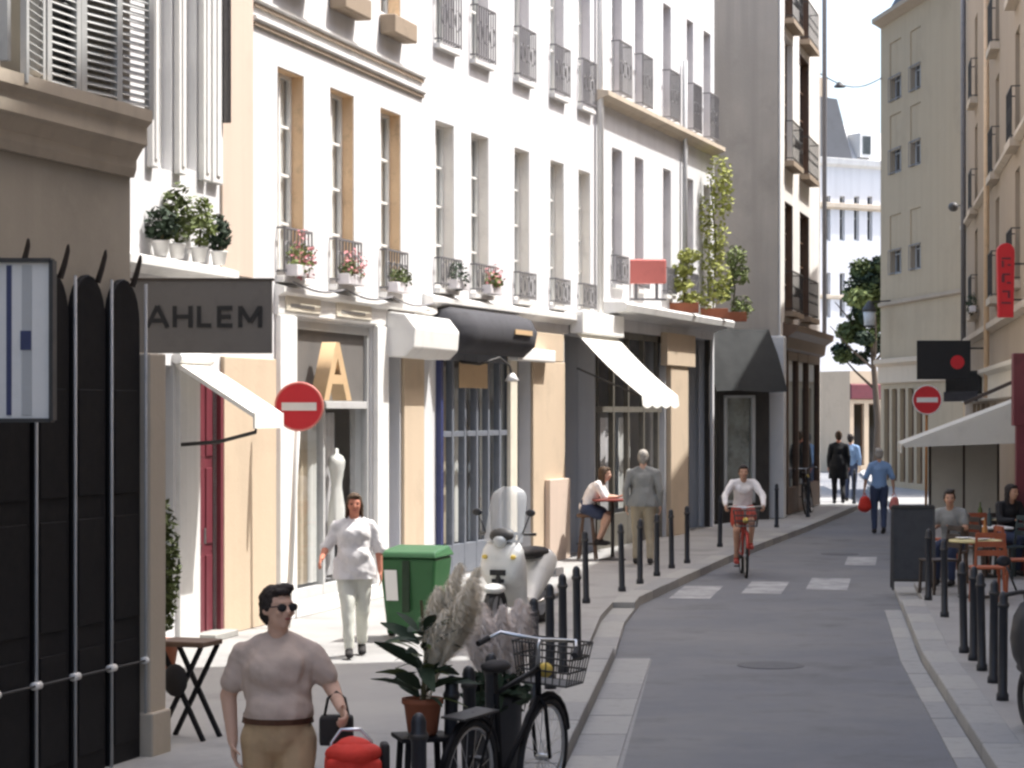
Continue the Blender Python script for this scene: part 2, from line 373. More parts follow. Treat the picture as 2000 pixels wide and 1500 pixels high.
# pale slabs of the gutter along both kerbs
def gutter(name, line, side, wd):
    r = None; first = True
    r = sheet(name, [(line[0][0], line[0][1]), (line[-1][0], line[-1][1]), (line[-1][0]+side*wd, line[-1][1]), (line[0][0]+side*wd, line[0][1])], .003, 'granite3')
    for (p, q) in lerp_line(line, 1.15):
        a, b = V((p[0]+side*.01, p[1], .001)), V((q[0]+side*.01, q[1], .001)); t = (b-a).normalized(); a += t*.012; b -= t*.012; n = V((side, 0, 0))*(wd-.02)
        MB().prism([a, b, b+n, a+n], (0, 0, .011+random.uniform(0, .003))).build('gutter_slab', random.choice(['granite', 'granite2', 'granite3']), r, bevel=.004)
    return r
gutter('left_gutter', [(-1.6,-6), (.313,15.6), (1.035,23.3)], 1, .38)
gutter('right_gutter', [(1.9,-6), (3.26,15.5), (4.09,23.0), (4.9,29)], -1, .22)
# crossing stripes, square to the kerb
for px, py, wd, ln in ((1361,1157,.55,2.3), (1496,1148,.55,2.3), (1619,1141,.58,2.3), (1682,1096,.5,2.2)):
    c = G(px, py); dv = V((.17, 1, 0)).normalized(); sd = V((dv.y, -dv.x, 0))
    pts = [c+dv*(ln/2*a)+sd*(wd/2*b) for a, b in ((-1,-1), (-1,1), (1,1), (1,-1))]
    o = sheet('crossing_stripe', pts, .005, 'road_paint')

# manhole covers and a repaired trench in the carriageway
mat('cast_iron', (.085, .085, .09), .6, metal=.3, var=.2, scale=12, bump=.5, bscale=70)
for px, py, lb in ((1505, 1300, 'worn'), (1640, 1082, 'far')):
    c = G(px, py); o = MB().lathe([(.33,.001), (.33,.006), (.30,.007), (.002,.008)], 28, (c.x, c.y, 0)).build('manhole_cover', 'cast_iron'); o['kind'] = 'structure'

# ================================================================ BUILDINGS, LEFT SIDE
# --- near building in the shade: beige wall, cornice, louvred shutters over a black shop front
L0 = Fac('shop_house', (-2.65-.3*30, -14), (-2.65, 16.0), 15, 7, 'beige building with louvred grey shutters above a black shop front', 'building')
u0, zc0, zc1 = L0.u(0), L0.z(120, 318), L0.z(120, 225)
ops = []
zsh = zc1+.10
for k in range(-4, 1):
    ue = L0.u(205)+k*2.15; ops.append((ue-.95, ue, zsh, zsh+2.0))
for k in range(-4, 1):
    ue = L0.u(205)+k*2.15; ops.append((ue-.95, ue, zsh+3.1, zsh+5.0))
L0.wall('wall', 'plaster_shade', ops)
L0.mould('cornice', 'moulding', zc0, [(.03,0), (.05,.06), (.05,.12), (.10,.20), (.13,.22), (.13,.34), (.17,.38), (.17,.46), (.03,.50)])
for o in ops: L0.window(*o, y=.2, fm='grey_paint', cols=2, rows=3, curtain='curtain')
slat_me = MB().add([(-.5,-.02,-.010), (.5,-.02,-.010), (.5,.016,.020), (-.5,.016,.020), (-.5,-.016,-.016), (.5,-.016,-.016), (.5,.02,.014), (-.5,.02,.014)],
                   [(0,1,2,3),(7,6,5,4),(0,4,5,1),(1,5,6,2),(2,6,7,3),(3,7,4,0)]).mesh('slat', 'shutter_grey')
def shutter(fac, uh, z0, h, wd, ang, slats=True):
    """leaf hinged at uh, swung open by ang from the wall plane (0 flat on the wall to the right)"""
    b = MB(); e = .06
    b.box(0, e, -.02, .02, 0, h); b.box(wd-e, wd, -.02, .02, 0, h)
    for z in (0, h*.5-e/2, h-e): b.box(e, wd-e, -.018, .018, z, z+e)
    o = b.build('shutter', 'shutter_grey', fac.root); o.location = (uh, -.05, z0); o.rotation_euler = (0, 0, -ang)
    if slats:
        n = int(h/.055)
        for i in range(n):
            z = e+.03+(h-2*e-.04)*i/n
            if abs(z-h/2) < .05: continue
            s = obj('slat', slat_me, o, loc=(wd/2, 0, z)); s.scale = (wd-2*e+.01, 1, 1)
    return o
for k in range(-4, 1):
    ue = L0.u(205)+k*2.15; near = k > -3
    shutter(L0, ue+.02, zsh, 2.0, .47, R(8), k > -2); shutter(L0, ue-.97, zsh, 2.0, .47, R(180-14), k > -2)
    if k == 0: shutter(L0, ue-.94, zsh, 2.0, .46, R(0), True); shutter(L0, ue-.47, zsh, 2.0, .46, R(9), True)
    else: shutter(L0, ue-.08, zsh, 2.0, .46, R(90), False)
# black front: tall round-headed panels between thin pale pipes with white clamps
zt = L0.z(215, 545)
fw_ = L0.box('front_board', 'black_paint', u0-8, L0.L-.03, -.05, -.004, .02, L0.z(215, 640))
for k in range(-6, 1):
    ub = L0.L-.05+k*.52; a, b = ub-.47, ub
    pts = [(a, -.10, .06), (b, -.10, .06)]+[((a+b)/2+.235*math.cos(t), -.10, zt-.30+.30*math.sin(t)) for t in [i*math.pi/12 for i in range(13)]]
    p = MB().prism(pts, (0, .046, 0)).build('door_panel', 'black_paint', L0.root, bevel=.012)
    mid = (a+b)/2
    MB().tube([(mid+.05, -.13, zt-.05), (mid+.055, -.16, zt+.04), (mid+.02, -.20, zt+.12), (mid-.03, -.23, zt+.155)], [.022,.02,.016,.008], 8).build('hook', 'dark_brown', p, smooth=True)
    for i in range(3): MB().box(a+.06, b-.06, -.112, -.098, .25+i*.85, .25+i*.85+.7).build('door_inset', 'black_paint', p, bevel=.006)
    MB().tube([(b+.025, -.13, .05), (b+.025, -.13, zt-.02)], .011, 8).build('pipe', 'pipe_grey', L0.root, smooth=True)
    MB().tube([(b-.015, -.13, L0.z(200, 1300)), (b+.065, -.13, L0.z(200, 1300))], .026, 10).build('clamp', 'white_paint', L0.root, smooth=True)
MB().tube([(L0.u(-200), -.14, L0.z(200,1300)), (L0.L-.05, -.14, L0.z(200,1300))], .008, 6).build('rail', 'iron', L0.root)
# pale stone pier closing the front
L0.box('pier', 'stone_beige', L0.L-.02, L0.L+.24, -.16, .4, .0, L0.z(260, 690), bevel=.015)
L0.box('pier_base', 'stone_beige', L0.L-.04, L0.L+.26, -.19, .4, .0, .42, bevel=.015)
# lit display case on brackets
dc = empty('display_case', (xat(48, 13.6), 13.6, zat(665, 13.6)), 0, 'white striped display case in a thin black frame above the black shop front', 'display case')
hw, hh = 55*13.6/F, 156*13.6/F
b = MB()
for s in (-1, 1): b.box(s*hw-.012, s*hw+.012, -.06, .06, -hh, hh); b.box(-hw, hw, -.06, .06, s*hh-.012, s*hh+.012)
b.build('frame', 'iron', dc)
MB().box(-hw+.012, hw-.012, -.03, .03, -hh+.012, hh-.012).build('panel', 'sign_white', dc)
for x0, x1, m in ((-.6,-.42,'blue_paint'), (-.05,.3,'grey_paint')): MB().box(hw*x0, hw*x1, -.036, -.030, -hh+.03, hh-.03).build('stripe', m, dc)
MB().box(-hw*.1, hw*.28, -.040, -.036, -hh*.12, hh*.12).build('mark', 'blue_paint', dc)
for q in (-1, 1): MB().bar((-hw, 0, q*hh*.5), (-hw-.5, .2, q*hh*.5), .03).build('bracket', 'iron', dc)

# --- narrow white house with pilasters, maroon door and the AHLEM sign
P0 = (-3.118, 24.6); PA = (-4.87, 17.6)
A = Fac('white_house', PA, P0, 15, 6, 'narrow white house with ribbed pilasters, maroon door and plants over its shop')
zl = A.z(380, 545)
def uz(f, px, py): return f.u(px), f.z(px, py)
opsA = [(A.u(262), A.u(338), .55, A.z(300, 712)), (A.u(385), A.L-.10, .12, A.z(430, 735)), (A.u(300), A.u(335), A.z(320, 330), A.z(320, -260)), (A.u(352), A.u(384), A.z(370, 330), A.z(370, -260)), (A.u(330)-3.6, A.u(330)-2.4, 1, 3)]
A.wall('wall', 'plaster_white', opsA)
A.window(*opsA[0], y=.12, fm='teal_dark', cols=2, rows=2, glass='glass_dark')
A.window(*opsA[2], y=.10, fm='white_paint', cols=1, rows=3, curtain='curtain', glass='glass'); A.window(*opsA[3], y=.10, fm='white_paint', cols=1, rows=3, curtain='curtain', glass='glass')
for px0, px1 in ((285, 298), (338, 352), (386, 400), (404, 424)):
    ua, ub = A.u(px0), A.u(px1); p = A.box('pilaster', 'moulding_white', ua, ub, -.07, -.002, A.z(360, 345), 11.0, bevel=.01)
    MB().box(ua+(ub-ua)*.35, ub-(ub-ua)*.3, -.085, -.071, A.z(360, 330), 10.9).build('rib', 'moulding_white', p)
A.mould('ledge', 'moulding_white', zl-.02, [(.02,0), (.10,.04), (.22,.06), (.22,.14), (.05,.18)])
ud = opsA[1]; door = A.box('door', 'maroon', ud[0], ud[1], .04, .10, ud[2], ud[3])
for i in range(2):
    for j in range(3):
        wd = (ud[1]-ud[0])/2; hh_ = (ud[3]-ud[2])/3
        MB().box(ud[0]+wd*i+.05, ud[0]+wd*(i+1)-.05, .025, .04, ud[2]+hh_*j+.07, ud[2]+hh_*(j+1)-.05).build('door_inset', 'maroon', door, bevel=.008)
MB().tube([(ud[0]+wd-.03, .01, ud[2]+1.0), (ud[0]+wd-.03, .01, ud[2]+1.16)], .014, 8).build('handle', 'steel', door)
A.box('door_post', 'maroon', A.L-.10, A.L-.012, -.05, .1, .12, ud[3]+.03, bevel=.01)
A.box('door_pier', 'moulding_white', A.u(343), A.u(383), -.05, .02, SW, A.z(360, 712), bevel=.01)
A.box('door_step', 'granite2', ud[0]-.05, A.L-.02, -.22, .2, SW, SW+.07, bevel=.01)
MB().tube([(A.L-.07, -.10, A.z(425, 240)), (A.L-.07, -.10, 11.5)], .05, 10).build('downpipe', 'rail_grey', A.root, smooth=True)
# AHLEM sign, a thick panel standing out over the pavement
ds = 21.6
sg = empty('shop_sign', (xat(394, ds), ds, zat(619, ds)), R(1.0), 'thick grey projecting panel lettered AHLEM in black', 'sign')
hw, hh = 137*ds/F, 71*ds/F
MB().box(-hw, hw, -.05, .05, -hh, hh).build('panel', 'sign_grey', sg, bevel=.006)
MB().box(-hw-.02, hw+.02, -.06, .06, hh-.002, hh+.02).build('trim', 'dark_brown', sg)
LET = {'A': [((0,0),(.5,1)), ((.5,1),(1,0)), ((.2,.32),(.8,.32))], 'H': [((.08,0),(.08,1)), ((.92,0),(.92,1)), ((.08,.5),(.92,.5))], 'L': [((.1,0),(.1,1)), ((.1,.09),(.95,.09))],
       'E': [((.1,0),(.1,1)), ((.1,.09),(.95,.09)), ((.1,.5),(.85,.5)), ((.1,.91),(.95,.91))], 'M': [((.07,0),(.07,1)), ((.93,0),(.93,1)), ((.07,.97),(.5,.25)), ((.5,.25),(.93,.97))]}
cx = -hw+.155; lh = .20; stroke = .040
for ch, wd in zip('AHLEM', (.19, .175, .135, .145, .215)):
    b = MB()
    for i, ((x0, z0), (x1, z1)) in enumerate(LET[ch]):
        p, q = V((cx+x0*wd, 0, z0*lh-lh/2)), V((cx+x1*wd, 0, z1*lh-lh/2)); d_ = (q-p).normalized(); n_ = V((d_.z, 0, -d_.x))*stroke/2
        b.prism([p-n_+V((0,-.056-.002*i,0)), q-n_+V((0,-.056-.002*i,0)), q+n_+V((0,-.056-.002*i,0)), p+n_+V((0,-.056-.002*i,0))], (0, .012, 0))
    b.build('letter', 'letter_black', sg); cx += wd+.052
for q in (-.6, .7): MB().bar((-hw, 0, q*hh), (-hw-.7, .25, q*hh), .035).build('bracket', 'iron', sg)
# white awning below it, with its folding arm
ua0, ua1 = A.u(338), A.u(338)+.85; za, zb = A.z(338, 705), zat(806, 22.6); pr = .86
aw = empty('shop_awning', A.root.matrix_world @ V((0,0,0)), 0, 'narrow white awning tilted out over the maroon door', 'awning')
aw.location = A.root.location; aw.rotation_euler = A.root.rotation_euler
MB().prism([(ua0, -.02, za), (ua0, -pr, zb), (ua0, -pr, zb-.05), (ua0, -.02, za-.05)], (ua1-ua0, 0, 0)).build('canopy', 'awning_white', aw)
MB().box(ua0, ua1, -pr-.02, -pr, zb-.16, zb).build('valance', 'awning_white', aw)
MB().tube([(ua0+.1, -.02, za-.85), (ua0+.1, -.45, za-.82), (ua0+.1, -.85, za-.72), (ua0+.1, -pr, zb-.06)], .02, 8).build('arm', 'iron', aw, smooth=True)
MB().tube([(ua0-.03, -.05, za+.03), (ua1+.03, -.05, za+.03)], .06, 10).build('roller', 'white_paint', aw)

# --- white house with three tall windows and the big letter A
P2 = (xat(825, 31.5), 31.5)
Cb = Fac('white_house', P0, P2, 15.5, 6, 'white house with three tall tan windows and a shop marked with a big letter A')
wl = [542, 645, 743]; wr = [588, 686, 778]
ztop = sum(Cb.z(x, y) for x, y in zip(wl, (142, 172, 195)))/3; zbot = sum(Cb.z(x, y) for x, y in zip(wl, (545, 555, 565)))/3
opsC = []
for a, b in zip(wl, wr): opsC.append((Cb.u(a), Cb.u(b)+.10, zbot, ztop))
zl1 = (Cb.z(480, 62)+Cb.z(810, 150))/2; zl2 = (Cb.z(480, 22)+Cb.z(810, 122))/2
for a, b in zip(wl, wr): opsC.append((Cb.u(a), Cb.u(b)+.10, zl2+.62, zl2+2.6))
shop0, shop1 = Cb.u(572), Cb.u(727); zsh1 = (Cb.z(575, 632)+Cb.z(720, 632))/2
opsC += [(shop0, shop1, .25, zsh1), (Cb.u(752), Cb.u(781), .12, Cb.z(760, 690))]
Cb.wall('wall', 'plaster_white', opsC, rev=.30)
for k, o in enumerate(opsC[:3]):
    Cb.window(*o, y=.15, fm='white_paint', cols=2, rows=4, glass='glass', curtain='curtain', lining='tan_wood')
    Cb.rail(o[0]-.02, o[1]+.02, o[2]+.02, o[2]+.55, .09, 'rail_grey', 8)
    Cb.box('sill', 'moulding_white', o[0]-.06, o[1]+.06, -.10, .15, o[2]-.07, o[2], bevel=.008)
for k, o in enumerate(opsC[3:6]):
    Cb.window(*o, y=.17, fm='grey_paint', cols=2, rows=3, glass='glass', curtain='curtain', lining='tan_wood')
    bx = Cb.box('sill_box', 'line_brown', o[0]-.05, o[1]+.05, -.22, -.004, o[2]-.30, o[2]-.05, bevel=.02)
Cb.mould('cornice', 'moulding_white', zl2-.03, [(.02,0), (.06,.03), (.06,.06), (.03,.07)], x0=.9); Cb.mould('string_course', 'moulding_white', zl1-.03, [(.02,0), (.06,.03), (.06,.06), (.03,.07)], x0=.9)
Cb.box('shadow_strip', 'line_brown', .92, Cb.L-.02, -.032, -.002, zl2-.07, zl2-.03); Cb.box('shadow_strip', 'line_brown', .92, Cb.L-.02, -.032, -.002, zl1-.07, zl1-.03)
Cb.box('corner_pier', 'plaster_pink', .002, .88, -.03, -.002, Cb.z(470, 540), 15.4); Cb.box('corner_pier', 'stone_tan', .002, Cb.u(532), -.05, -.002, SW, Cb.z(500, 700), bevel=.01)
# fascia with three name plates, garland cable
zf0, zf1 = zsh1+.03, (Cb.z(560, 572)+Cb.z(800, 590))/2
Cb.mould('fascia', 'white_paint', zf0, [(.04,0), (.05,.02), (.05,zf1-zf0-.10), (.12,zf1-zf0-.06), (.12,zf1-zf0), (.02,zf1-zf0+.03)], x0=Cb.u(536), x1=Cb.u(838))
for a, b, m in ((549, 616, 'cream_paint'), (648, 716, 'cream_paint'), (750, 800, 'dark_brown')):
    p = Cb.box('name_plate', m, Cb.u(a), Cb.u(b), -.068, -.051, zf0+.06, zf0+.26); ua, ub = Cb.u(a), Cb.u(b)
    MB().box(ua+.12*(ub-ua), ub-.2*(ub-ua), -.073, -.069, zf0+.10, zf0+.14).build('faint_mark', 'letter_grey' if m == 'cream_paint' else 'letter_tan', p)
# shop front: grey frame, dark transom with the tan letter, glass below
zt0 = (Cb.z(580, 790)+Cb.z(715, 790))/2
fr = MB(); fwid = .07
for x in (shop0, shop0+(shop1-shop0)*.40, shop1-fwid): fr.box(x, x+fwid, .04, .13, .25, zsh1 if x != shop0+(shop1-shop0)*.40 else zt0)
fr.box(shop0+fwid, shop1-fwid, .04, .13, zsh1-.10, zsh1); fr.box(shop0+fwid, shop1-fwid, .045, .125, zt0-.05, zt0+.04); fr.box(shop0+fwid, shop1-fwid, .045, .125, .25, .42)
fr = fr.build('shop_window', 'grey_paint', Cb.root, bevel=.006)
MB().box(shop0+fwid, shop1-fwid, .09, .11, zt0+.04, zsh1-.10).build('transom_panel', 'sign_grey', fr)
for a, b in ((shop0+fwid, shop0+(shop1-shop0)*.40), (shop0+(shop1-shop0)*.40+fwid, shop1-fwid)): MB().quad((a, .085, .42), (b, .085, .42), (b, .085, zt0-.05), (a, .085, zt0-.05)).build('pane', 'glass', fr)
for i in range(5):                                                   # pale drapes behind the glass
    a = shop0+.1+(shop1-shop0-.3)*i/5; n = 8; vs = []
    for j in range(n+1): vs += [(a+.36*j/n, .42+.05*math.sin(j*1.9+i), .40), (a+.36*j/n, .42+.05*math.sin(j*1.9+i), zt0-.1)]
    MB().add(vs, [(2*j, 2*j+2, 2*j+3, 2*j+1) for j in range(n)]).build('drape', ['curtain', 'grey_paint', 'curtain_warm', 'curtain', 'grey_lining'][i], fr, smooth=True)
ul = (Cb.u(612)+Cb.u(690))/2-.55
le = obj('letter_sign', text_mesh('A', .98, .09, 'letter_tan', True), None)
le.location = Cb.root.matrix_basis @ V((ul+.06, -.14, (zt0+zsh1)/2-.14)); le.rotation_euler = (R(90), 0, Cb.root.rotation_euler[2]); le.scale = (1.42, 1, 1)
tag(le, 'big tan letter A standing out from the dark shop transom', 'sign')
for px0, px1 in ((537, 570), (728, 750)): Cb.box('pilaster', 'white_paint', Cb.u(px0), Cb.u(px1), -.07, -.002, SW, zf0-.004, bevel=.01)
Cb.box('stone_pillar', 'stone_tan', Cb.u(783), Cb.L-.06, -.05, -.002, SW, Cb.z(800, 690), bevel=.015)
o = opsC[7]; dr = Cb.box('door', 'blue_paint', o[0], o[1], .2, .25, o[2], o[3]); MB().quad((o[0]+.1, .195, 1.0), (o[1]-.1, .195, 1.0), (o[1]-.1, .195, o[3]-.15), (o[0]+.1, .195, o[3]-.15)).build('pane', 'glass_dark', dr)
Cb.box('plinth', 'moulding_white', shop0-.1, shop1+.1, -.09, -.002, SW, .30, bevel=.01)
# drum-shaped white blind box over the door
bb = MB(); ua, ub = Cb.u(748), Cb.u(838)
zbb = Cb.z(790, 700); bb.prism([(ua, -.002, zbb), (ua, -.30, zbb), (ua, -.42, zbb+.12), (ua, -.44, zbb+.38), (ua, -.30, zbb+.56), (ua, -.002, zbb+.60)], (ub-ua, 0, 0))
bb.build('blind_box', 'white_paint', Cb.root, smooth=False, bevel=.02)

# --- long white house with five windows
P3 = (xat(1162, 39.4), 39.4)
D = Fac('white_house', P2, P3, 16, 6, 'long white house with five windows and a dark oval fascia over a blue shop')
wl = [850, 920, 1005, 1075, 1130]; wr = [880, 948, 1028, 1096, 1148]
ztop = sum(D.z(x, y) for x, y in zip(wl, (245, 265, 288, 306, 320)))/5; zbot = (D.z(860, 560)+D.z(935, 575)+D.z(1015, 590))/3
zu0 = sum(D.z(x, y) for x, y in zip((865, 935, 1018, 1088, 1135), (115, 140, 165, 192, 208)))/5
opsD = [(D.u(a), D.u(b)+.14, zbot, ztop) for a, b in zip(wl, wr)]+[(D.u(a), D.u(b)+.14, zu0+.08, zu0+2.3) for a, b in zip(wl, wr)]
zsd = D.z(920, 690)
opsD += [(D.u(856), D.u(998), .2, zsd), (D.u(1004), D.u(1036), .12, D.z(1020, 705)), (D.u(1102), D.L-.03, .12, D.z(1130, 655))]
D.wall('wall', 'plaster_white2', opsD, rev=.30)
for k, o in enumerate(opsD[:10]):
    D.window(*o, y=.15, fm='white_paint', cols=2, rows=3 if k > 4 else 4, glass='glass', curtain='curtain', lining='grey_lining' if k > 4 else 'pale_lining')
    D.box('sill', 'moulding_white', o[0]-.05, o[1]+.05, -.09, .13, o[2]-.07, o[2]-.001, bevel=.008)
    D.rail(o[0]-.03, o[1]+.03, o[2]+.02, o[2]+(.78 if k > 4 else .42), .10, 'rail_grey', 8)
D.mould('cornice', 'moulding_white', D.z(920, 612), [(.03,0), (.10,.05), (.16,.08), (.16,.15), (.03,.19)])
# shop: blue mullions and tall glass
o = opsD[10]; fr = MB(); nb = 6
for i in range(nb+1): x = o[0]+(o[1]-o[0]-.08)*i/nb; fr.box(x, x+.08, -.02, .08, .2, o[3])
fr.box(o[0], o[1], -.015, .075, o[3]-.12, o[3]-.001); fr.box(o[0], o[1], -.015, .075, .2, .62); fr.box(o[0], o[1], -.01, .07, 2.15, 2.23)
fr = fr.build('shop_window', 'slate_paint', D.root, bevel=.006)
for i in range(nb):
    a = o[0]+(o[1]-o[0]-.08)*i/nb+.08; b_ = o[0]+(o[1]-o[0]-.08)*(i+1)/nb
    MB().quad((a, .03, .62), (b_, .03, .62), (b_, .03, 2.15), (a, .03, 2.15)).build('pane', 'glass', fr); MB().quad((a, .03, 2.23), (b_, .03, 2.23), (b_, .03, o[3]-.12), (a, .03, o[3]-.12)).build('pane', 'glass', fr)
    vs = []
    for j in range(9): vs += [(a+(b_-a)*j/8, .35+.03*math.sin(j*2.3+i), .6), (a+(b_-a)*j/8, .35+.03*math.sin(j*2.3+i), o[3]-.2)]
    MB().add(vs, [(2*j, 2*j+2, 2*j+3, 2*j+1) for j in range(8)]).build('drape', ['curtain', 'grey_lining', 'curtain_warm', 'curtain', 'slate_paint', 'curtain'][i], fr, smooth=True)
D.box('corner_post', 'blue_paint', o[0]-.10, o[0]-.005, -.08, -.003, SW, o[3]); D.box('poster', 'letter_tan', D.u(893), D.u(948), -.035, -.022, D.z(920, 758), o[3]-.14)
# dark rounded fascia blind
ua, ub = D.u(846), D.u(1000); zc = D.z(930, 652); b = MB(); n = 12
prof = [(-.002, zc-.30), (-.28, zc-.32), (-.46, zc-.16), (-.50, zc+.05), (-.40, zc+.24), (-.18, zc+.32), (-.002, zc+.34)]
rings = []
for i in range(n+1):
    t = i/n; e = min(1, (max(0, math.sin(math.pi*t)))**.45+.55); rings.append([(ua+(ub-ua)*t, y*e, zc+(z-zc)*(.72+.28*min(1, e))) for y, z in prof])
vs = [p for r in rings for p in r]; m_ = len(prof)
fs = [(i*m_+j, (i+1)*m_+j, (i+1)*m_+j+1, i*m_+j+1) for i in range(n) for j in range(m_-1)]+[tuple(range(m_)), tuple(n*m_+j for j in range(m_))[::-1]]
fb = b.add(vs, fs).build('fascia_blind', 'awning_dark', D.root, smooth=True)
MB().box((ua+ub)/2+.35, (ua+ub)/2+1.15, -.515, -.503, zc+.0, zc+.07).build('faint_mark', 'letter_tan', fb)
# swan-neck lamp
up_ = D.u(918); zp = D.z(920, 742)
lp = MB().tube([(up_-.5, -.02, zp+.25), (up_-.3, -.25, zp+.22), (up_, -.45, zp+.32), (up_+.25, -.52, zp+.2), (up_+.3, -.54, zp+.06)], .018, 8).build('lamp_arm', 'iron', D.root, smooth=True)
MB().lathe([(.03,.10), (.06,.06), (.11,-.01), (.10,-.015), (.02,.03)], 12, (up_+.3, -.54, zp)).build('lamp_shade', 'white_paint', lp, smooth=True)
# stone door case with a white lamp box, dark door
o = opsD[11]
MB().box(D.u(985), D.u(1060), -.22, -.051, D.z(1020, 706), D.z(1020, 682)).build('lamp_box', 'white_paint', D.root, bevel=.02)
D.box('door_lintel', 'stone_tan', D.u(988), D.u(1096), -.05, -.002, D.z(1020, 702), D.z(1040, 648), bevel=.01)
D.box('cream_pilaster', 'cream_paint', D.u(990), o[0]-.02, -.06, -.003, SW, D.z(1020, 703)); D.box('stone_pillar', 'stone_tan', o[1], D.u(1098), -.05, -.003, SW, D.z(1020, 703), bevel=.012)
D.box('pillar_base', 'plaster_pink', D.u(1058), D.u(1098), -.14, -.051, SW, D.z(1080, 935), bevel=.012)
dr = D.box('door', 'dark_brown', o[0], o[1], .2, .26, o[2], o[3])
for i in range(3): MB().box(o[0]+.10, o[1]-.10, .18, .199, o[2]+.15+i*.95, o[2]+1.0+i*.95).build('door_inset', 'dark_brown', dr, bevel=.01)

# --- white house with the long balcony and the cafe
P4 = (xat(1395, 48.0), 48.0)
E = Fac('white_house', P3, P4, 16, 6, 'white house with a continuous balcony line above a dark cafe')
wl = [1195, 1240, 1295, 1341, 1374]; wr = [1210, 1252, 1306, 1350, 1384]
zb_ = (E.z(1185, 215)+E.z(1370, 262))/2; ztop = sum(E.z(x, y) for x, y in zip(wl, (308, 312, 326, 338, 346)))/5; zbot = sum(E.z(x, y) for x, y in zip(wl, (560, 565, 572, 580, 590)))/5
opsE = [(E.u(a), E.u(b)+.18, zbot, ztop) for a, b in zip(wl, wr)]+[(E.u(a), E.u(b)+.18, zb_+.10, zb_+2.35) for a, b in zip(wl, wr)]
ze = E.z(1240, 650)
opsE += [(.03, E.u(1299), .12, ze), (E.u(1337), E.L-.15, .12, E.z(1360, 660))]
E.wall('wall', 'plaster_white2', opsE, rev=.30)
for k, o in enumerate(opsE[:10]):
    E.window(*o, y=.15, fm='grey_paint', cols=2, rows=4, glass='glass', curtain=('curtain', .8), lining='grey_lining')
    if k > 4: E.rail(o[0]-.05, o[1]+.05, o[2]+.02, o[2]+.95, .16, 'rail_grey', 8)
    else: E.rail(o[0]-.05, o[1]+.05, o[2]+.02, o[2]+.5, .10, 'rail_grey', 8); E.box('sill', 'moulding_white', o[0]-.05, o[1]+.05, -.09, .13, o[2]-.07, o[2]-.001)
E.mould('balcony', 'moulding', zb_-.14, [(.03,0), (.10,.05), (.24,.10), (.24,.18), (.03,.20)])
MB().tube([(.06, -.08, 3.9), (.06, -.08, 14)], .055, 10).build('downpipe', 'moulding_white', E.root, smooth=True); MB().tube([(E.u(1330), -.08, 4.4), (E.u(1330), -.08, 9.4)], .05, 10).build('downpipe', 'pipe_grey', E.root, smooth=True)
E.mould('cornice', 'moulding_white', E.z(1290, 634), [(.03,0), (.14,.05), (.42,.09), (.45,.20), (.40,.24), (.03,.25)], x0=E.u(1185)-.3)
E.box('tan_pillar', 'stone_tan', E.u(1301), E.u(1335), -.10, -.003, SW, E.z(1310, 655), bevel=.015); E.box('pillar_cap', 'stone_tan', E.u(1290), E.u(1345), -.14, -.10+.097, E.z(1310, 715), E.z(1310, 652), bevel=.012)
o = opsE[10]; fr = MB(); xs = [o[0], E.u(1172), E.u(1203), E.u(1232), E.u(1262), E.u(1290)]
for x in xs: fr.box(x, x+.09, .05, .14, .12, o[3])
fr.box(xs[1], o[1], .055, .135, .12, .7); fr.box(xs[0], o[1], .055, .135, 2.5, 2.6); fr.box(xs[0], o[1], .055, .135, o[3]-.12, o[3]-.002)
fr = fr.build('cafe_front', 'cafe_paint', E.root)
for i in range(1, len(xs)-1): MB().quad((xs[i]+.09, .10, .7), (xs[i+1], .10, .7), (xs[i+1], .10, 2.5), (xs[i]+.09, .10, 2.5)).build('pane', 'glass', fr)
for i in range(1, len(xs)-1):
    vs = []
    for j in range(7): vs += [(xs[i]+.12+(xs[i+1]-xs[i]-.16)*j/6, .6+.05*math.sin(j*2+i), .7), (xs[i]+.12+(xs[i+1]-xs[i]-.16)*j/6, .6+.05*math.sin(j*2+i), 2.4)]
    MB().add(vs, [(2*j, 2*j+2, 2*j+3, 2*j+1) for j in range(6)]).build('drape', ['curtain_warm', 'curtain', 'grey_lining', 'curtain'][i-1], fr)
E.box('interior_wall', 'interior_warm', .3, o[1], 1.5, 1.56, 1.9, 3.6); E.box('interior_shelf', 'interior', .3, o[1], 1.2, 1.5, .1, 1.9)
o = opsE[11]; fr = MB(); fr.box(o[0], o[0]+.1, .05, .15, .12, o[3]); fr.box(o[0]+.5, o[0]+.58, .05, .15, .12, o[3]); fr.box(o[1]-.1, o[1], .05, .15, .12, o[3]); fr.build('dark_front', 'interior', E.root)
# awning on its box
aw = empty('cafe_awning', E.root.location, E.root.rotation_euler[2], 'cream white sloping awning over the cafe front', 'awning')
ua, ub = E.u(1113), E.u(1192); za = E.z(1150, 652); pr = 1.12; zb = 2.78
b = MB(); n = 8
vs = []
for i in range(n+1):
    t = i/n; y = -.10-pr*t; z = za+(zb-za)*t-.05*math.sin(math.pi*t); vs += [(ua, y, z), (ub, y, z), (ua, y, z-.015), (ub, y, z-.015)]
fs = []
for i in range(n): a = 4*i; fs += [(a, a+4, a+5, a+1), (a+2, a+3, a+7, a+6), (a, a+2, a+6, a+4), (a+1, a+5, a+7, a+3)]
b.add(vs, fs).build('canopy', 'awning_white', aw, smooth=False)
vb = MB(); m_ = 24; vs = []
for i in range(m_+1):
    x = ua+(ub-ua)*i/m_; dz = .17+.045*abs(math.sin(math.pi*i/6)); vs += [(x, -.10-pr-.004, zb), (x, -.10-pr-.02, zb-dz)]
vb.add(vs, [(2*i, 2*i+2, 2*i+3, 2*i+1) for i in range(m_)]).build('valance', 'awning_white', aw)
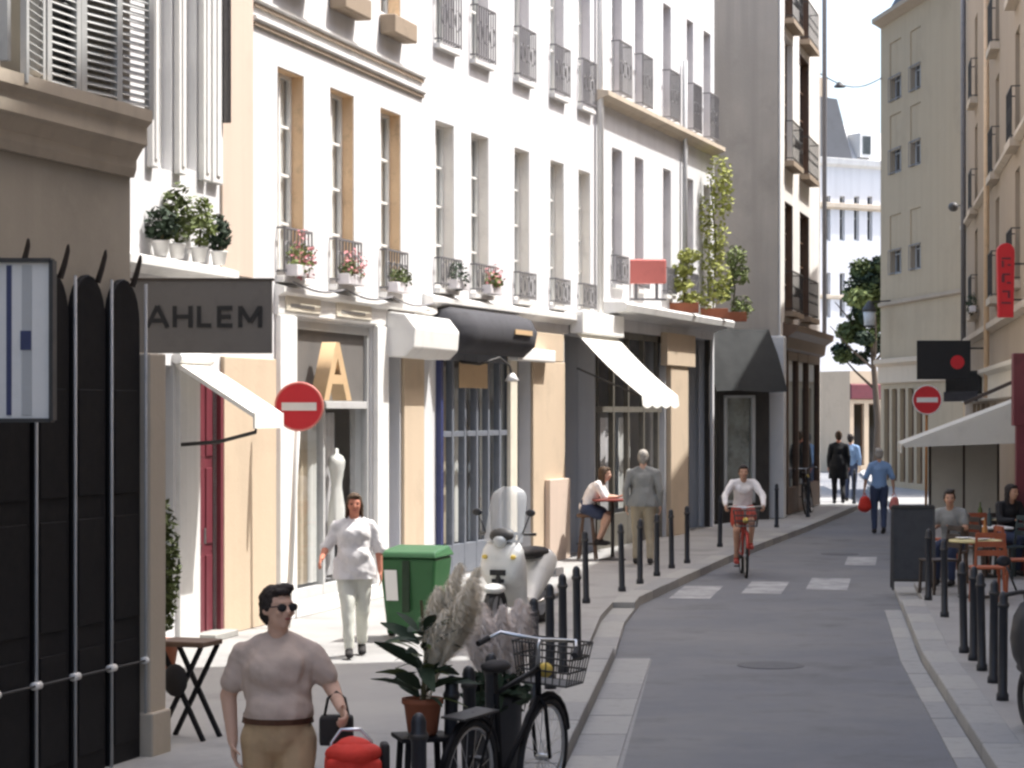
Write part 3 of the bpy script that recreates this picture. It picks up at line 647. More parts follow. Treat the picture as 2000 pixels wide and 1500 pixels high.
MB().box(ua-.05, ub+.05, -.24, -.01, za-.03, za+.34).build('awning_box', 'white_paint', aw, bevel=.02)
for x in (ua+.15, ub-.15): MB().bar((x, -.08, za-.6), (x, -.10-pr, zb-.04), .03).build('arm', 'iron', aw)
# salmon sign on two posts standing out above
dsn = E.d(1240); rs = empty('salmon_sign', E.root.matrix_basis @ V((E.u(1235), -.28, E.z(1240, 532))), R(6), 'plain salmon red board on two brackets below the balcony house windows', 'sign')
hw, hh = 37*dsn/F, 24*dsn/F
MB().box(-hw, hw, -.04, .04, -hh, hh).build('board', 'salmon', rs, bevel=.03)
for x in (-hw*.6, hw*.5): MB().bar((x, 0, -hh), (x, .0, -hh-.28), .05).build('post', 'rail_grey', rs)
MB().bar((-hw, .0, -hh-.28), (hw, .0, -hh-.28), .04).build('foot_bar', 'rail_grey', rs)

# --- tall corner house: blank grey gable towards us, narrow lit facade, brown shop
FA, FB = (xat(1522, 51.6), 51.6), (xat(1602, 59.5), 59.5)
Fb = Fac('corner_house', FA, FB, 17, 6.5, 'tall corner house with a blank grey side wall and a brown shop')
wl = [(1530, 1546), (1562, 1578)]; opsF = []
rowsF = [(Fb.z(1537, 320), Fb.z(1537, 72)), (Fb.z(1537, 610), Fb.z(1537, 395)), (Fb.z(1537, 45), Fb.z(1537, -180))]
for z0, z1 in rowsF:
    for a, b in wl: opsF.append((Fb.u(a), Fb.u(b)+.25, z0, z1))
zfs = Fb.z(1560, 690); opsF += [(Fb.u(1535), Fb.L-.5, .15, zfs)]
Fb.wall('wall', 'plaster_cream', opsF)
for k, o in enumerate(opsF[:6]):
    Fb.window(*o, y=.14, fm='brown_wood', cols=2, rows=4, glass='glass_dark', curtain=('curtain_warm', .5), lining='brown_wood' if k else 'pale_lining')
    Fb.rail(o[0]-.05, o[1]+.05, o[2]+.02, o[2]+.9, .22, 'iron', 9); Fb.box('sill', 'line_brown', o[0]-.08, o[1]+.08, -.25, .1, o[2]-.12, o[2]-.001)
MB().box(-.05, -.004, .02, 6.4, 0, 16.9).build('gable', 'plaster_grey', Fb.root)
Fb.box('corner_strip', 'plaster_cream', -.055, Fb.u(1530)-.05, -.035, -.002, 3.6, 16.9)
Fb.mould('shop_cornice', 'brown_wood', Fb.z(1560, 690), [(.02,0), (.12,.05), (.16,.30), (.34,.42), (.36,.56), (.02,.62)], x0=Fb.u(1526))
Fb.box('white_column', 'moulding_white', -.10, .32, -.12, .25, SW, zfs+.3, bevel=.03)
o = opsF[6]; fr = MB()
for t in (0, .3, .62, 1): x = o[0]+(o[1]-o[0]-.14)*t; fr.box(x, x+.14, -.05, .1, .15, o[3])
fr.box(o[0], o[1], -.04, .09, .15, .75); fr.box(o[0], o[1], -.04, .09, o[3]-.2, o[3]-.002); fr = fr.build('shop_window', 'brown_wood', Fb.root)
for t0, t1 in ((0, .3), (.3, .62), (.62, 1)):
    a = o[0]+(o[1]-o[0]-.14)*t0+.14; b_ = o[0]+(o[1]-o[0]-.14)*t1; MB().quad((a, .02, .75), (b_, .02, .75), (b_, .02, o[3]-.2), (a, .02, o[3]-.2)).build('pane', 'glass_dark', fr)
MB().tube([(Fb.L-.1, -.12, 4.5), (Fb.L-.1, -.12, 15)], .06, 8).build('downpipe', 'rail_grey', Fb.root)
# --- low dark shop at the foot of the gable
ga, gb = (xat(1338, 50.2), 50.2), (xat(1503, 51.2), 51.2)
S = Fac('corner_kiosk', ga, gb, zat(636, 51)-.55, 1.4, 'low dark shop with a hanging grey-green awning at the foot of the grey side wall', 'shop')
sh = S.h; opsS = [(S.u(1414), S.u(1474), .5, S.z(1440, 772)), (S.u(1352), S.u(1405), .12, S.z(1380, 700))]
S.wall('wall', 'interior', opsS, rev=.12)
o = opsS[0]; fr = MB(); fr.box(o[0], o[0]+.07, -.03, .05, o[2], o[3]); fr.box(o[1]-.07, o[1], -.03, .05, o[2], o[3]); fr.box(o[0], o[1], -.03, .05, o[3]-.06, o[3]-.001); fr.box(o[0], o[1], -.03, .05, o[2], o[2]+.06)
fr = fr.build('display_window', 'grey_paint', S.root)
mat('display', (.28, .27, .22), .7, var=.3, scale=3.5, c2=(.42, .42, .38), mixs=2.2); MB().box(o[0]+.07, o[1]-.07, .09, .11, o[2]+.06, o[3]-.06).build('display_cloth', 'display', fr)
MB().quad((o[0]+.07, .0, o[2]+.06), (o[1]-.07, .0, o[2]+.06), (o[1]-.07, .0, o[3]-.06), (o[0]+.07, .0, o[3]-.06)).build('pane', 'glass', fr)
ab = MB(); ua, ub = S.u(1362), S.u(1500); z1, z0 = S.z(1430, 642), S.z(1430, 765)
vs = []; n = 10
for i in range(n+1):
    x = ua+(ub-ua)*i/n; sag = .10*math.sin(math.pi*i/n*2.0)
    for t in (0, .4, .8, 1): vs.append((x, -.03-.75*t**.8, z1+(z0-z1)*t+.06*sag*(1 if t < 1 else 3)))
ab.add(vs, [(4*i+j, 4*(i+1)+j, 4*(i+1)+j+1, 4*i+j+1) for i in range(n) for j in range(3)]); ab.build('awning', 'awning_green', S.root, smooth=True)
# ================================================================ BUILDINGS, RIGHT SIDE AND FAR END
R1 = Fac('apartment_block', (xat(1720, 75), 75), (xat(1882, 66), 66), 16.0, 9, 'beige apartment block with closed shutters and a dark mansard roof')
grp = [(1738, 1760), (1778, 1798)]; opsR = []
for py in (200, 345, 545):
    zz = (R1.z(1740, py)+R1.z(1798, py-28))/2
    for a, b in grp: opsR.append((R1.u(a), R1.u(b), zz, zz+1.9))
zg = R1.z(1740, 750)
opsR += [(R1.u(1725)+i*.95+.1, R1.u(1725)+i*.95+.72, .3, R1.z(1730, 760)) for i in range(5)]
R1.wall('wall', 'plaster_right', opsR, z1=zat(45, 74))
for o in opsR[:6]:
    R1.window(*o, y=.16, fm='grey_paint', cols=2, rows=3, glass='glass_dark'); m_ = (o[0]+o[1])/2
    for a, b in ((o[0]+.01, m_-.01), (m_+.01, o[1]-.01)): MB().box(a, b, .03, .07, o[2]+.75, o[3]-.01).build('shutter', 'plaster_right', R1.root)
    R1.rail(o[0]-.02, o[1]+.02, o[2], o[2]+.78, .05, 'rail_grey', 5, curve=False)
for o in opsR[6:]: R1.window(*o, y=.12, fm='brown_wood', cols=1, rows=2, glass='glass_dark')
R1.mould('shop_fascia', 'stone_tan', R1.z(1740, 750), [(.03,0), (.10,.04), (.10,.55), (.25,.66), (.25,.78), (.03,.82)])
R1.mould('string_course', 'plaster_right2', zat(590, 71), [(.02,0), (.10,.04), (.10,.14), (.02,.16)])
zr = zat(45, 74); R1.mould('eaves', 'plaster_right2', zr-.02, [(.02,0), (.15,.08), (.30,.16), (.30,.30), (.02,.34)])
MB().add([(0,.05,zr+.2), (R1.L,.05,zr+.2), (R1.L,9,zr+.2), (0,9,zr+.2), (.9,1.5,zr+3), (R1.L,1.5,zr+3), (R1.L,8,zr+3), (.9,8,zr+3)], [(0,1,5,4),(1,2,6,5),(2,3,7,6),(3,0,4,7),(4,5,6,7)]).build('roof', 'zinc', R1.root)
R2 = Fac('town_house', (xat(1884, 60), 60), (6.5, 24.3), 13.6, 9, 'tan town house with iron balconies and downpipes behind the cafe terrace')
opsR2 = []
for px in (1908, 1950, 1990):
    for py in (380, 600, 150): zz = R2.z(1925, py); opsR2.append((R2.u(px)-.9, R2.u(px)+.25, zz, zz+2.0))
opsR2 += [(R2.u(1900)+i*1.9, R2.u(1900)+i*1.9+1.5, .3, 2.7) for i in range(5)]
R2.wall('wall', 'plaster_right2', opsR2)
for k, o in enumerate(opsR2):
    if k < 9: R2.window(*o, y=.16, fm='white_paint', cols=2, rows=3, glass='glass_dark', curtain='curtain'); R2.rail(o[0]-.1, o[1]+.1, o[2], o[2]+.9, .15, 'iron', 9); R2.box('balcony_slab', 'moulding', o[0]-.15, o[1]+.15, -.19, .02, o[2]-.14, o[2]-.001)
    else: R2.window(*o, y=.1, fm='cream_paint', cols=2, rows=2, glass='glass', curtain='curtain')
for px, m_, r in ((1891, 'rail_grey', .07), (1938, 'tan_wood', .06)): MB().tube([(R2.u(px), -.12, 2.8), (R2.u(px), -.12, 13.4)], r, 10).build('downpipe', m_, R2.root, smooth=True)
R2.mould('string_course', 'moulding', R2.z(1920, 660), [(.02,0), (.14,.06), (.14,.18), (.02,.2)]); R2.mould('string_course', 'moulding', R2.z(1920, 395), [(.02,0), (.12,.06), (.12,.14), (.02,.16)])
R2.mould('shop_fascia', 'cream_paint', 2.75, [(.03,0), (.10,.03), (.10,.5), (.2,.58), (.2,.66), (.02,.7)])
R3 = Fac('tall_house', (6.7, 23.9), (4.6, -22), 22, 9, 'tall beige house on the right closing the street beside the camera')
ops3 = [(2+i*3.2, 3.2+i*3.2, 4+j*3.2, 6.1+j*3.2) for i in range(13) for j in range(5)]
R3.wall('wall', 'plaster_right2', ops3)
for o in ops3: R3.box('window', 'grey_paint', o[0]+.002, o[1]-.002, .2, .25, o[2]+.002, o[3]-.002)
# far end of the street
X = Fac('mansard_house', (xat(1540, 112), 112), (xat(1790, 116), 116), zat(312, 113), 10, 'distant white house with a tall slate mansard roof')
zx = X.h; opsX = []
for px in (1612, 1640, 1668, 1694):
    for py in (470, 620): zz = X.z(px, py); opsX.append((X.u(px), X.u(px)+.32, zz, zz+2.2))
opsX += [(X.u(1605)+i*.85, X.u(1605)+i*.85+.65, .2, 3.2) for i in range(4)]
X.wall('wall', 'plaster_white2', opsX)
for o in opsX: X.window(*o, y=.15, fm='grey_paint', cols=1, rows=2, glass='glass_dark')
X.mould('eaves', 'moulding_white', zx-.3, [(.02,0), (.25,.12), (.30,.40), (.02,.45)]); X.mould('string_course', 'moulding', X.z(1650, 410), [(.02,0), (.2,.1), (.2,.3), (.02,.34)]); X.mould('string_course', 'moulding', X.z(1650, 585), [(.02,0), (.1,.06), (.1,.2), (.02,.22)])
um = X.u(1668); MB().add([(0,.1,zx+.1), (um,.1,zx+.1), (um,9,zx+.1), (0,9,zx+.1), (0,.9,zx+3.4), (um-.35,.9,zx+3.2), (um-.35,8,zx+3.2), (0,8,zx+3.4)], [(0,1,5,4),(1,2,6,5),(2,3,7,6),(3,0,4,7),(4,5,6,7)]).build('roof', 'zinc', X.root)
MB().add([(um,.3,zx+.1), (X.L,.3,zx+.1), (X.L,9,zx+.1), (um,9,zx+.1), (um,1.6,zx+2.2), (X.L,1.6,zx+1.6), (X.L,8,zx+1.6), (um,8,zx+2.2)], [(0,1,5,4),(1,2,6,5),(2,3,7,6),(3,0,4,7),(4,5,6,7)]).build('roof', 'pipe_grey', X.root)
dm = X.box('dormer', 'moulding_white', X.u(1685), X.u(1685)+.8, .2, 1.5, zx+.3, zx+1.5); MB().box(X.u(1685)+.15, X.u(1685)+.65, .18, .2, zx+.45, zx+1.35).build('pane', 'glass_dark', dm)
for px in (1615, 1650): X.box('chimney', 'stone_tan', X.u(px), X.u(px)+.5, 2, 2.6, zx+2.8, zx+4.4)
# low shops closing the view under it
for k, (px0, px1, dd, hh_, m_, lb) in enumerate(((1585, 1662, 98, 3.6, 'plaster_white2', 'low pale shop front closing the far end of the street'), (1660, 1735, 95, 4.2, 'stone_tan', 'low tan shop front under the street tree'))):
    s_ = Fac('low_shop', (xat(px0, dd), dd), (xat(px1, dd+1), dd+1), hh_, 3, lb, 'shop')
    oo = [(.2+i*.78, .2+i*.78+.55, .3, hh_*.68) for i in range(max(1, int((s_.L-.3)/.78)))]; s_.wall('wall', m_, oo)
    for q in oo: s_.window(*q, y=.12, fm='brown_wood', cols=1, rows=1, glass='glass_dark')
    s_.mould('fascia', 'maroon' if k else 'grey_paint', hh_*.72, [(.02,0), (.12,.05), (.12,.6), (.02,.65)])
# ================================================================ STREET FURNITURE
for n_, c_ in (('green_bin', (.022, .11, .030)), ('bin_lid', (.035, .12, .045)), ('rubber', (.02, .02, .022)), ('terracotta', (.30, .10, .05)), ('leaf_dark', (.022, .042, .020)), ('leaf_mid', (.075, .10, .026)),
               ('leaf_pale', (.16, .20, .06)), ('leaf_lime', (.34, .36, .09)), ('stem', (.10, .09, .04)), ('bark', (.10, .075, .055)), ('plume', (.86, .78, .64)), ('plume_pink', (.88, .79, .72)), ('petal_pink', (.62, .24, .26)), ('petal_white', (.75, .73, .68)),
               ('chalkboard', (.040, .044, .050)), ('red_bag', (.60, .035, .02)), ('orange_wood', (.40, .17, .05)), ('chair_orange', (.36, .10, .045)), ('table_yellow', (.60, .52, .26)), ('red_brown', (.20, .04, .03)),
               ('scooter_white', (.72, .72, .69)), ('scooter_black', (.02, .021, .026)), ('lamp_yellow', (.75, .55, .12)), ('skin', (.52, .30, .20)), ('skin_pale', (.60, .38, .28)), ('skin_red', (.55, .22, .14)),
               ('hair_dark', (.018, .012, .010)), ('hair_brown', (.07, .04, .02)), ('hair_grey', (.34, .31, .27)), ('hair_blond', (.25, .15, .05)), ('cloth_beige', (.50, .40, .34)), ('cloth_tan', (.44, .31, .18)), ('cloth_white', (.78, .75, .73)),
               ('cloth_offwhite', (.66, .66, .58)), ('cloth_grey', (.27, .275, .26)), ('cloth_khaki', (.36, .31, .22)), ('cloth_black', (.012, .012, .014)), ('cloth_blue', (.20, .32, .52)), ('denim', (.035, .05, .10)), ('cloth_red', (.45, .06, .035)), ('cloth_waist', (.10, .045, .025)), ('leather', (.018, .015, .014)), ('lip', (.33, .10, .08)), ('bike_red', (.45, .05, .035))):
    mat(n_, c_, .45 if n_ in ('green_bin', 'bin_lid', 'scooter_white', 'scooter_black', 'bike_red') else .8, var=.10, scale=6, bump=.12 if n_.startswith(('cloth', 'denim')) else 0, bscale=40)
# --- bollards
bm_ = MB().lathe([(.052,0), (.052,.05), (.040,.07), (.038,.76), (.046,.775), (.046,.80), (.038,.815), (.038,.86), (.030,.885), (.014,.90), (.002,.903)], 14)
bol_me = bm_.mesh('bollard', 'bollard_paint', True)
def bollard(p, label, group, first=[None]):
    r = obj('bollard', bol_me, None, loc=p); r.rotation_euler = (R(random.uniform(-1.2, 1.2)), R(random.uniform(-1.2, 1.2)), 0)
    tag(r, label, 'bollard', group)
    c = MB().lathe([(.047,.775), (.049,.787), (.047,.80)], 14) if first[0] is None else None
    if c: first[0] = c.mesh('collar', 'iron', True)
    obj('collar', first[0], r); return r
ORD = ['first', 'second', 'third', 'fourth', 'fifth', 'sixth', 'seventh', 'eighth', 'ninth']
for i, (px, top) in enumerate(((820,1392), (877,1318), (920,1300), (962,1275), (1008,1225), (1045,1168), (1075,1140), (1100,1120), (1128,1105))):
    k = (top-HZ)/(HC-SW-.903); bollard(((px-1000)/k, F/k, SW), '%s black bollard of the planter row, counted from the dropped kerb' % ORD[8-i], 'bollards beside the planters')
for i, (px, py) in enumerate(((1145,1178), (1215,1155), (1250,1140), (1283,1125), (1312,1110), (1342,1100))):
    bollard(G(px, py, SW), '%s black bollard of the cafe row, counted from the dropped kerb' % ORD[i], 'bollards in front of the cafe')
for i, (px, py) in enumerate(((1406,1068), (1517,1030), (1578,1010), (1668,984))):
    bollard(G(px, py, SW), '%s black bollard beyond the cafe pillar, counted from that pillar' % ORD[i], 'bollards near the corner house')
for px, py, lb in ((1813,1172,'black bollard right against the chalkboard'), (1845,1205,'lone black bollard between the chalkboard and the close row')): bollard(G(px, py, SW), lb, 'bollards beside the chalkboard')
for i, (px, py) in enumerate(((1883,1275), (1901,1290), (1918,1310), (1940,1334), (1958,1368))): bollard(G(px, py, SW), '%s black bollard of the close terrace row, counted from the chalkboard' % ORD[i], 'bollards on the terrace side')
# --- no entry signs
def no_entry(p, dia, zc, lean, pole_m, label):
    r = empty('no_entry_sign', p, 0, label, 'road sign'); h = zc-p[2]; rd = dia/2
    MB().tube([(lean, .05, 0), (0, .05, h+rd*.6)], .03, 10).build('pole', pole_m, r, smooth=True)
    d = MB(); n = 36
    d.prism([(rd*math.cos(2*math.pi*i/n), 0, h+rd*math.sin(2*math.pi*i/n)) for i in range(n)], (0, .02, 0)); d = d.build('disc', 'sign_red', r)
    MB().tube([(rd*math.cos(2*math.pi*i/n), .008, h+rd*math.sin(2*math.pi*i/n)) for i in range(n)], .014, 6, closed=True).build('rim', 'sign_white' if rd > .3 else 'salmon', d, smooth=True)
    MB().box(-rd*.74, rd*.74, -.006, .0, h-rd*.17, h+rd*.17).build('white_bar', 'sign_white', d)
    MB().box(-.08, .08, .02, .05, h-.04, h+.04).build('bracket', 'steel', r); return r
no_entry(V((xat(584, 25.4), 25.4, SW)), .52, zat(794, 25.4), -.13, 'moulding_white', 'red no entry sign on a leaning pale pole by the letter A shop')
no_entry(V((xat(1811, 50), 50, SW)), .62, zat(781, 50), -.02, 'orange_wood', 'red no entry sign on an orange pole beside the terrace awning')
# --- dress form in the window of the letter A shop
dfm = empty('dress_form', Cb.root.matrix_basis @ V((Cb.u(697)-.05, .25, .43)), Cb.root.rotation_euler[2], 'white dress form standing behind the glass of the letter A shop', 'mannequin')
MB().lathe([(.13,0), (.13,.02), (.03,.04), (.018,.06), (.018,.8)], 16).build('stand', 'iron', dfm, smooth=True)
b = MB(); n = 20; prof = [(.17,.45), (.155,.7), (.135,.9), (.10,1.10), (.095,1.18), (.122,1.30), (.150,1.40), (.152,1.46), (.11,1.52), (.038,1.55), (.034,1.61), (.003,1.62)]
vs = [(r_*(1+.10*math.sin(7*a+3*z) if z < 1.1 else r_/r_)*math.cos(a)*1.15, r_*(1+.10*math.sin(7*a+3*z) if z < 1.1 else 1)*math.sin(a)*.62, z) for r_, z in prof for a in [2*math.pi*j/n for j in range(n)]]
b.add(vs, [(i*n+j, i*n+(j+1) % n, (i+1)*n+(j+1) % n, (i+1)*n+j) for i in range(len(prof)-1) for j in range(n)]).build('dress', 'sign_white', dfm, smooth=True)
# --- green wheelie bin
bp = G(812, 1247, SW); bn = empty('wheelie_bin', bp, R(-14), 'green wheelie bin with a white sticker standing on the sunny pavement', 'bin')
b = MB(); b.add([(-.24,-.25,.07), (.24,-.25,.07), (.24,.25,.07), (-.24,.25,.07), (-.31,-.33,.86), (.31,-.33,.86), (.31,.33,.86), (-.31,.33,.86)], [(3,2,1,0),(0,1,5,4),(1,2,6,5),(2,3,7,6),(3,0,4,7),(4,5,6,7)]).build('body', 'green_bin', bn, bevel=.03)
MB().add([(-.33,-.36,.865), (.33,-.36,.865), (.33,.36,.865), (-.33,.36,.865), (-.31,-.33,.93), (.31,-.33,.93), (.28,.3,.97), (-.28,.3,.97)], [(3,2,1,0),(0,1,5,4),(1,2,6,5),(2,3,7,6),(3,0,4,7),(4,5,6,7)]).build('lid', 'bin_lid', bn, bevel=.02)
MB().tube([(-.25,.36,.90), (-.25,.42,.92), (.25,.42,.92), (.25,.36,.90)], .018, 8).build('handle', 'rubber', bn)
for s in (-1, 1): MB().tube([(s*.30,.24,.10), (s*.36,.24,.10)], .10, 16).build('wheel', 'rubber', bn)
MB().add([(-.23,-.303,.42), (-.10,-.303,.42), (-.11,-.336,.74), (-.245,-.336,.74)], [(0,1,2,3)]).build('sticker', 'sign_white', bn)
MB().box(-.05, .03, -.345, -.30, .30, .84).build('front_rib', 'leaf_dark', bn, bevel=.01)
# --- bicycles
def bicycle(loc, rz, m_frame, label, group=None, basket=False, tilt=0):
    r = empty('bicycle', loc, rz, label, 'bicycle', group); r.rotation_euler = (tilt, 0, rz); rw = .335
    for cx in (-.52, .52):
        w_ = MB().tube([(cx+rw*math.cos(a*.19635), 0, rw+rw*math.sin(a*.19635)) for a in range(32)], .021, 8, closed=True).build('wheel', 'rubber', r, smooth=True)
        MB().tube([(cx+(rw-.03)*math.cos(a*.19635), 0, rw+(rw-.03)*math.sin(a*.19635)) for a in range(32)], .011, 6, closed=True).build('rim', 'steel', w_, smooth=True)
        sb = MB()
        for a in range(18): sb.tube([(cx, .02 if a % 2 else -.02, rw), (cx+(rw-.03)*math.cos(a*.349), 0, rw+(rw-.03)*math.sin(a*.349))], .0022, 4)
        sb.tube([(cx, -.04, rw), (cx, .04, rw)], .022, 10).build('spokes', 'steel', w_)
    f = MB(); bb_, st, ht, ht2 = (-.08,0,.28), (-.22,0,.80), (.36,0,.88), (.39,0,.72)
    for a, b_, q in ((bb_, st, .017), (st, ht, .015), (bb_, ht2, .018), (ht, ht2, .02)): f.tube([a, b_], q, 8)
    for s in (-.045, .045): f.tube([bb_, (-.52, s, rw)], .010, 6); f.tube([(-.205,0,.74), (-.52, s, rw)], .009, 6); f.tube([ht2, (.40, s, .66), (.52, s, rw)], .012, 6)
    f.build('frame', m_frame, r, smooth=True)
    MB().tube([(.36,0,.88), (.34,0,1.02), (.36,0,1.05)], .014, 8).tube([(.22,-.29,1.03), (.33,-.24,1.07), (.36,0,1.05), (.33,.24,1.07), (.22,.29,1.03)], .012, 8).build('handlebar', 'steel', r, smooth=True)
    for s in (-1, 1): MB().tube([(.25,s*.28,1.038), (.16,s*.305,1.01)], .018, 8).build('grip', 'rubber', r)
    MB().tube([(-.215,0,.78), (-.25,0,.93)], .013, 8).ell((-.25,0,.955), (.14,.075,.035)).build('saddle', 'leather', r, smooth=True)
    MB().tube([(-.08,-.06,.28), (-.08,.06,.28)], .03, 10).tube([(-.08,-.07,.28), (.02,-.07,.15)], .009, 6).tube([(-.08,.07,.28), (-.18,.07,.41)], .009, 6).box(-.01,.06,-.15,-.07,.135,.155).box(-.22,-.14,.07,.15,.40,.42).build('crank', 'iron', r)
    for cx in (-.52, .52): MB().tube([(cx+(rw+.04)*math.cos(a), 0, rw+(rw+.04)*math.sin(a)) for a in [R(20+14*i) for i in range(11)]], .02, 6).build('mudguard', m_frame, r, smooth=True)
    MB().tube([(-.52,.03,.34), (-.60,.03,.70)], .007, 6).box(-.78,-.32,-.07,.07,.715,.727).build('rack', 'iron', r)
    MB().ell((.47,0,.86), (.05,.045,.045)).build('headlamp', 'lamp_yellow', r, smooth=True)
    if basket:
        k = MB()
        for z in (.78, .86, .94, 1.02): e = .13+.03*(z-.78)/.24; k.tube([(.56-e,-e*1.2,z), (.56+e,-e*1.2,z), (.56+e,e*1.2,z), (.56-e,e*1.2,z)], .006, 5, closed=True)
        for i in range(28):
            t = i/28*4; sd = int(t); q = t-sd; c = [(-1,-1), (1,-1), (1,1), (-1,1), (-1,-1)]; a = c[sd]; b_ = c[sd+1]; x = a[0]+(b_[0]-a[0])*q; y = a[1]+(b_[1]-a[1])*q
            k.tube([(.56+x*.13, y*.156, .78), (.56+x*.16, y*.19, 1.02)], .004, 4)
        k.box(.44,.68,-.15,.15,.775,.783).build('basket', 'iron', r)
    return r
bicycle(V((-.05, 13.2, SW)), R(66), 'black_paint', 'black bicycle with a yellow lamp parked between the kerb bollards and the road', basket=True, tilt=R(4))
bicycle(V((6.98, 54.2, SW)), math.atan2(1, .25), 'black_paint', 'dark bicycle parked against the brown corner shop', tilt=R(-6))
# --- motor scooters
mat('screen_pale', (.52, .54, .55), .2, var=.05, scale=3)
def scooter(loc, rz, bm, label, screen=True):
    r = empty('motor_scooter', loc, rz, label, 'scooter')     # faces -y
    for cy in (-.60, .62):
        w_ = MB().tube([(0, cy+.20*math.cos(a*.2618), .23+.20*math.sin(a*.2618)) for a in range(24)], .055, 10, closed=True).build('wheel', 'rubber', r, smooth=True)
        MB().tube([(-.03,cy,.23), (.03,cy,.23)], .15, 18).build('rim', 'steel', w_)
    b = MB(); secs = [(-.52,.60,.17,.10,.13), (-.46,.70,.24,.22,.16), (-.38,.72,.26,.30,.10), (-.28,.62,.24,.26,.06), (-.18,.30,.20,.08,.06), (.05,.28,.20,.07,.07), (.20,.42,.20,.17,.12), (.42,.58,.20,.24,.16), (.70,.66,.16,.18,.14), (.92,.68,.09,.09,.08)]
    n = 14; vs = []
    for y, zc, hw, hh, _ in secs: vs += [(hw*abs(math.cos(t))**.7*(1 if math.cos(t) > 0 else -1), y, zc+hh*abs(math.sin(t))**.8*(1 if math.sin(t) > 0 else -1)) for t in [2*math.pi*i/n for i in range(n)]]
    fs = [(i*n+j, i*n+(j+1) % n, (i+1)*n+(j+1) % n, (i+1)*n+j) for i in range(len(secs)-1) for j in range(n)]+[tuple(range(n))[::-1], tuple((len(secs)-1)*n+j for j in range(n))]
    b.add(vs, fs); b.ell((0,-.62,.46), (.11,.20,.06)).build('body', bm, r, smooth=True)
    MB().tube([(0,-.60,.23), (0,-.48,.62), (0,-.40,1.0)], .04, 10).build('fork', 'iron', r, smooth=True)
    hb = MB().ell((0,-.40,1.02), (.16,.10,.10)).tube([(-.34,-.26,1.04), (-.2,-.36,1.05), (.2,-.36,1.05), (.34,-.26,1.04)], .017, 8).build('handlebar', 'iron', r, smooth=True)
    for s in (-1, 1):
        MB().tube([(s*.22,-.36,1.05), (s*.30,-.36,1.24)], .008, 6).ell((s*.32,-.37,1.28), (.06,.015,.04)).build('mirror', 'scooter_black', hb, smooth=True)
    MB().ell((0,-.47,.97), (.085,.05,.07)).build('headlight', 'screen_pale', r, smooth=True)
    MB().ell((0,.34,.80), (.16,.45,.075)).build('seat', 'leather', r, smooth=True)
    MB().box(-.13,.13,.80,1.02,.50,.60).build('rear_plate', 'sign_white', r)
    for x in (-1, 1): MB().ell((x*.17,-.50,.80), (.035,.02,.025)).build('indicator', 'lamp_yellow', r, smooth=True)
    MB().box(-.09, .09, -.545, -.50, .60, .66).box(-.07, .07, -.54, -.50, .52, .56).build('grille', 'rubber', r)
    MB().box(-.10, .10, .10, .30, .26, .34).build('engine', 'iron', r, bevel=.02)
    MB().tube([(.14,.15,.24), (.16,.75,.30)], [.03,.045], 10).build('exhaust', 'steel', r, smooth=True)
    if screen:
        n = 12; vs = []
        for i in range(n+1):
            t = i/n
            for j in range(9): q = (j-4)/4; wd = .235*(1-.10*t)*(1 if t < .78 else math.sqrt(max(.04, 1-((t-.78)/.24)**2))); vs.append((q*wd, -.49+.10*q*q+.20*t, .96+.60*t))
        MB().add(vs, [(i*9+j, i*9+j+1, (i+1)*9+j+1, (i+1)*9+j) for i in range(n) for j in range(8)]).build('windscreen', 'screen_cloudy', r, smooth=True)
    return r
scooter(V((.06, 25.6, SW)), R(-24), 'scooter_white', 'white motor scooter with a tall cloudy windscreen parked on the pavement')
scooter(V((4.00, 16.7, SW)), R(-172), 'scooter_black', 'black motor scooter standing on the right pavement ahead of the bollard row', screen=False)
# --- A-board
ap = G(1783, 1150, SW); ab = empty('chalkboard_sign', ap, R(-7), 'dark blank chalkboard on folding legs at the edge of the terrace', 'chalkboard')
hw, H_ = .275, 1.10
for s, nm in ((-1, 'front_panel'), (1, 'back_panel')):
    MB().add([(-hw,s*.22,.13), (hw,s*.22,.13), (hw,s*.03,H_), (-hw,s*.03,H_), (-hw,s*.20,.13), (hw,s*.20,.13), (hw,s*.01,H_), (-hw,s*.01,H_)], [(0,1,2,3),(7,6,5,4),(0,4,5,1),(1,5,6,2),(2,6,7,3),(3,7,4,0)]).build(nm, 'chalkboard', ab)
    for x in (-hw, hw): MB().bar((x, s*.245, 0), (x, s*.02, H_+.01), .035).build('leg', 'iron', ab)
MB().bar((-hw,-.03,H_+.01), (hw,-.03,H_+.01), .04).bar((-hw,-.225,.13), (hw,-.225,.13), .035).build('rail', 'iron', ab)
# --- folding stand by the stone pier
fp = G(368, 1442, SW); fs_ = empty('folding_table', fp, R(-20), 'small folding table with a brown top and crossed black legs by the stone pier', 'table')
MB().box(-.20, .20, -.16, .16, .68, .72).build('top', 'brown_wood', fs_, bevel=.01)
for y in (-.13, .13): MB().bar((-.18,y,0), (.17,y,.68), .03).build('leg', 'black_paint', fs_); MB().bar((.18,y+.02,0), (-.17,y+.02,.68), .03).build('leg', 'black_paint', fs_)
MB().ell((-.02,-.16,.44), (.10,.05,.12)).build('hanging_bag', 'leather', fs_, smooth=True)
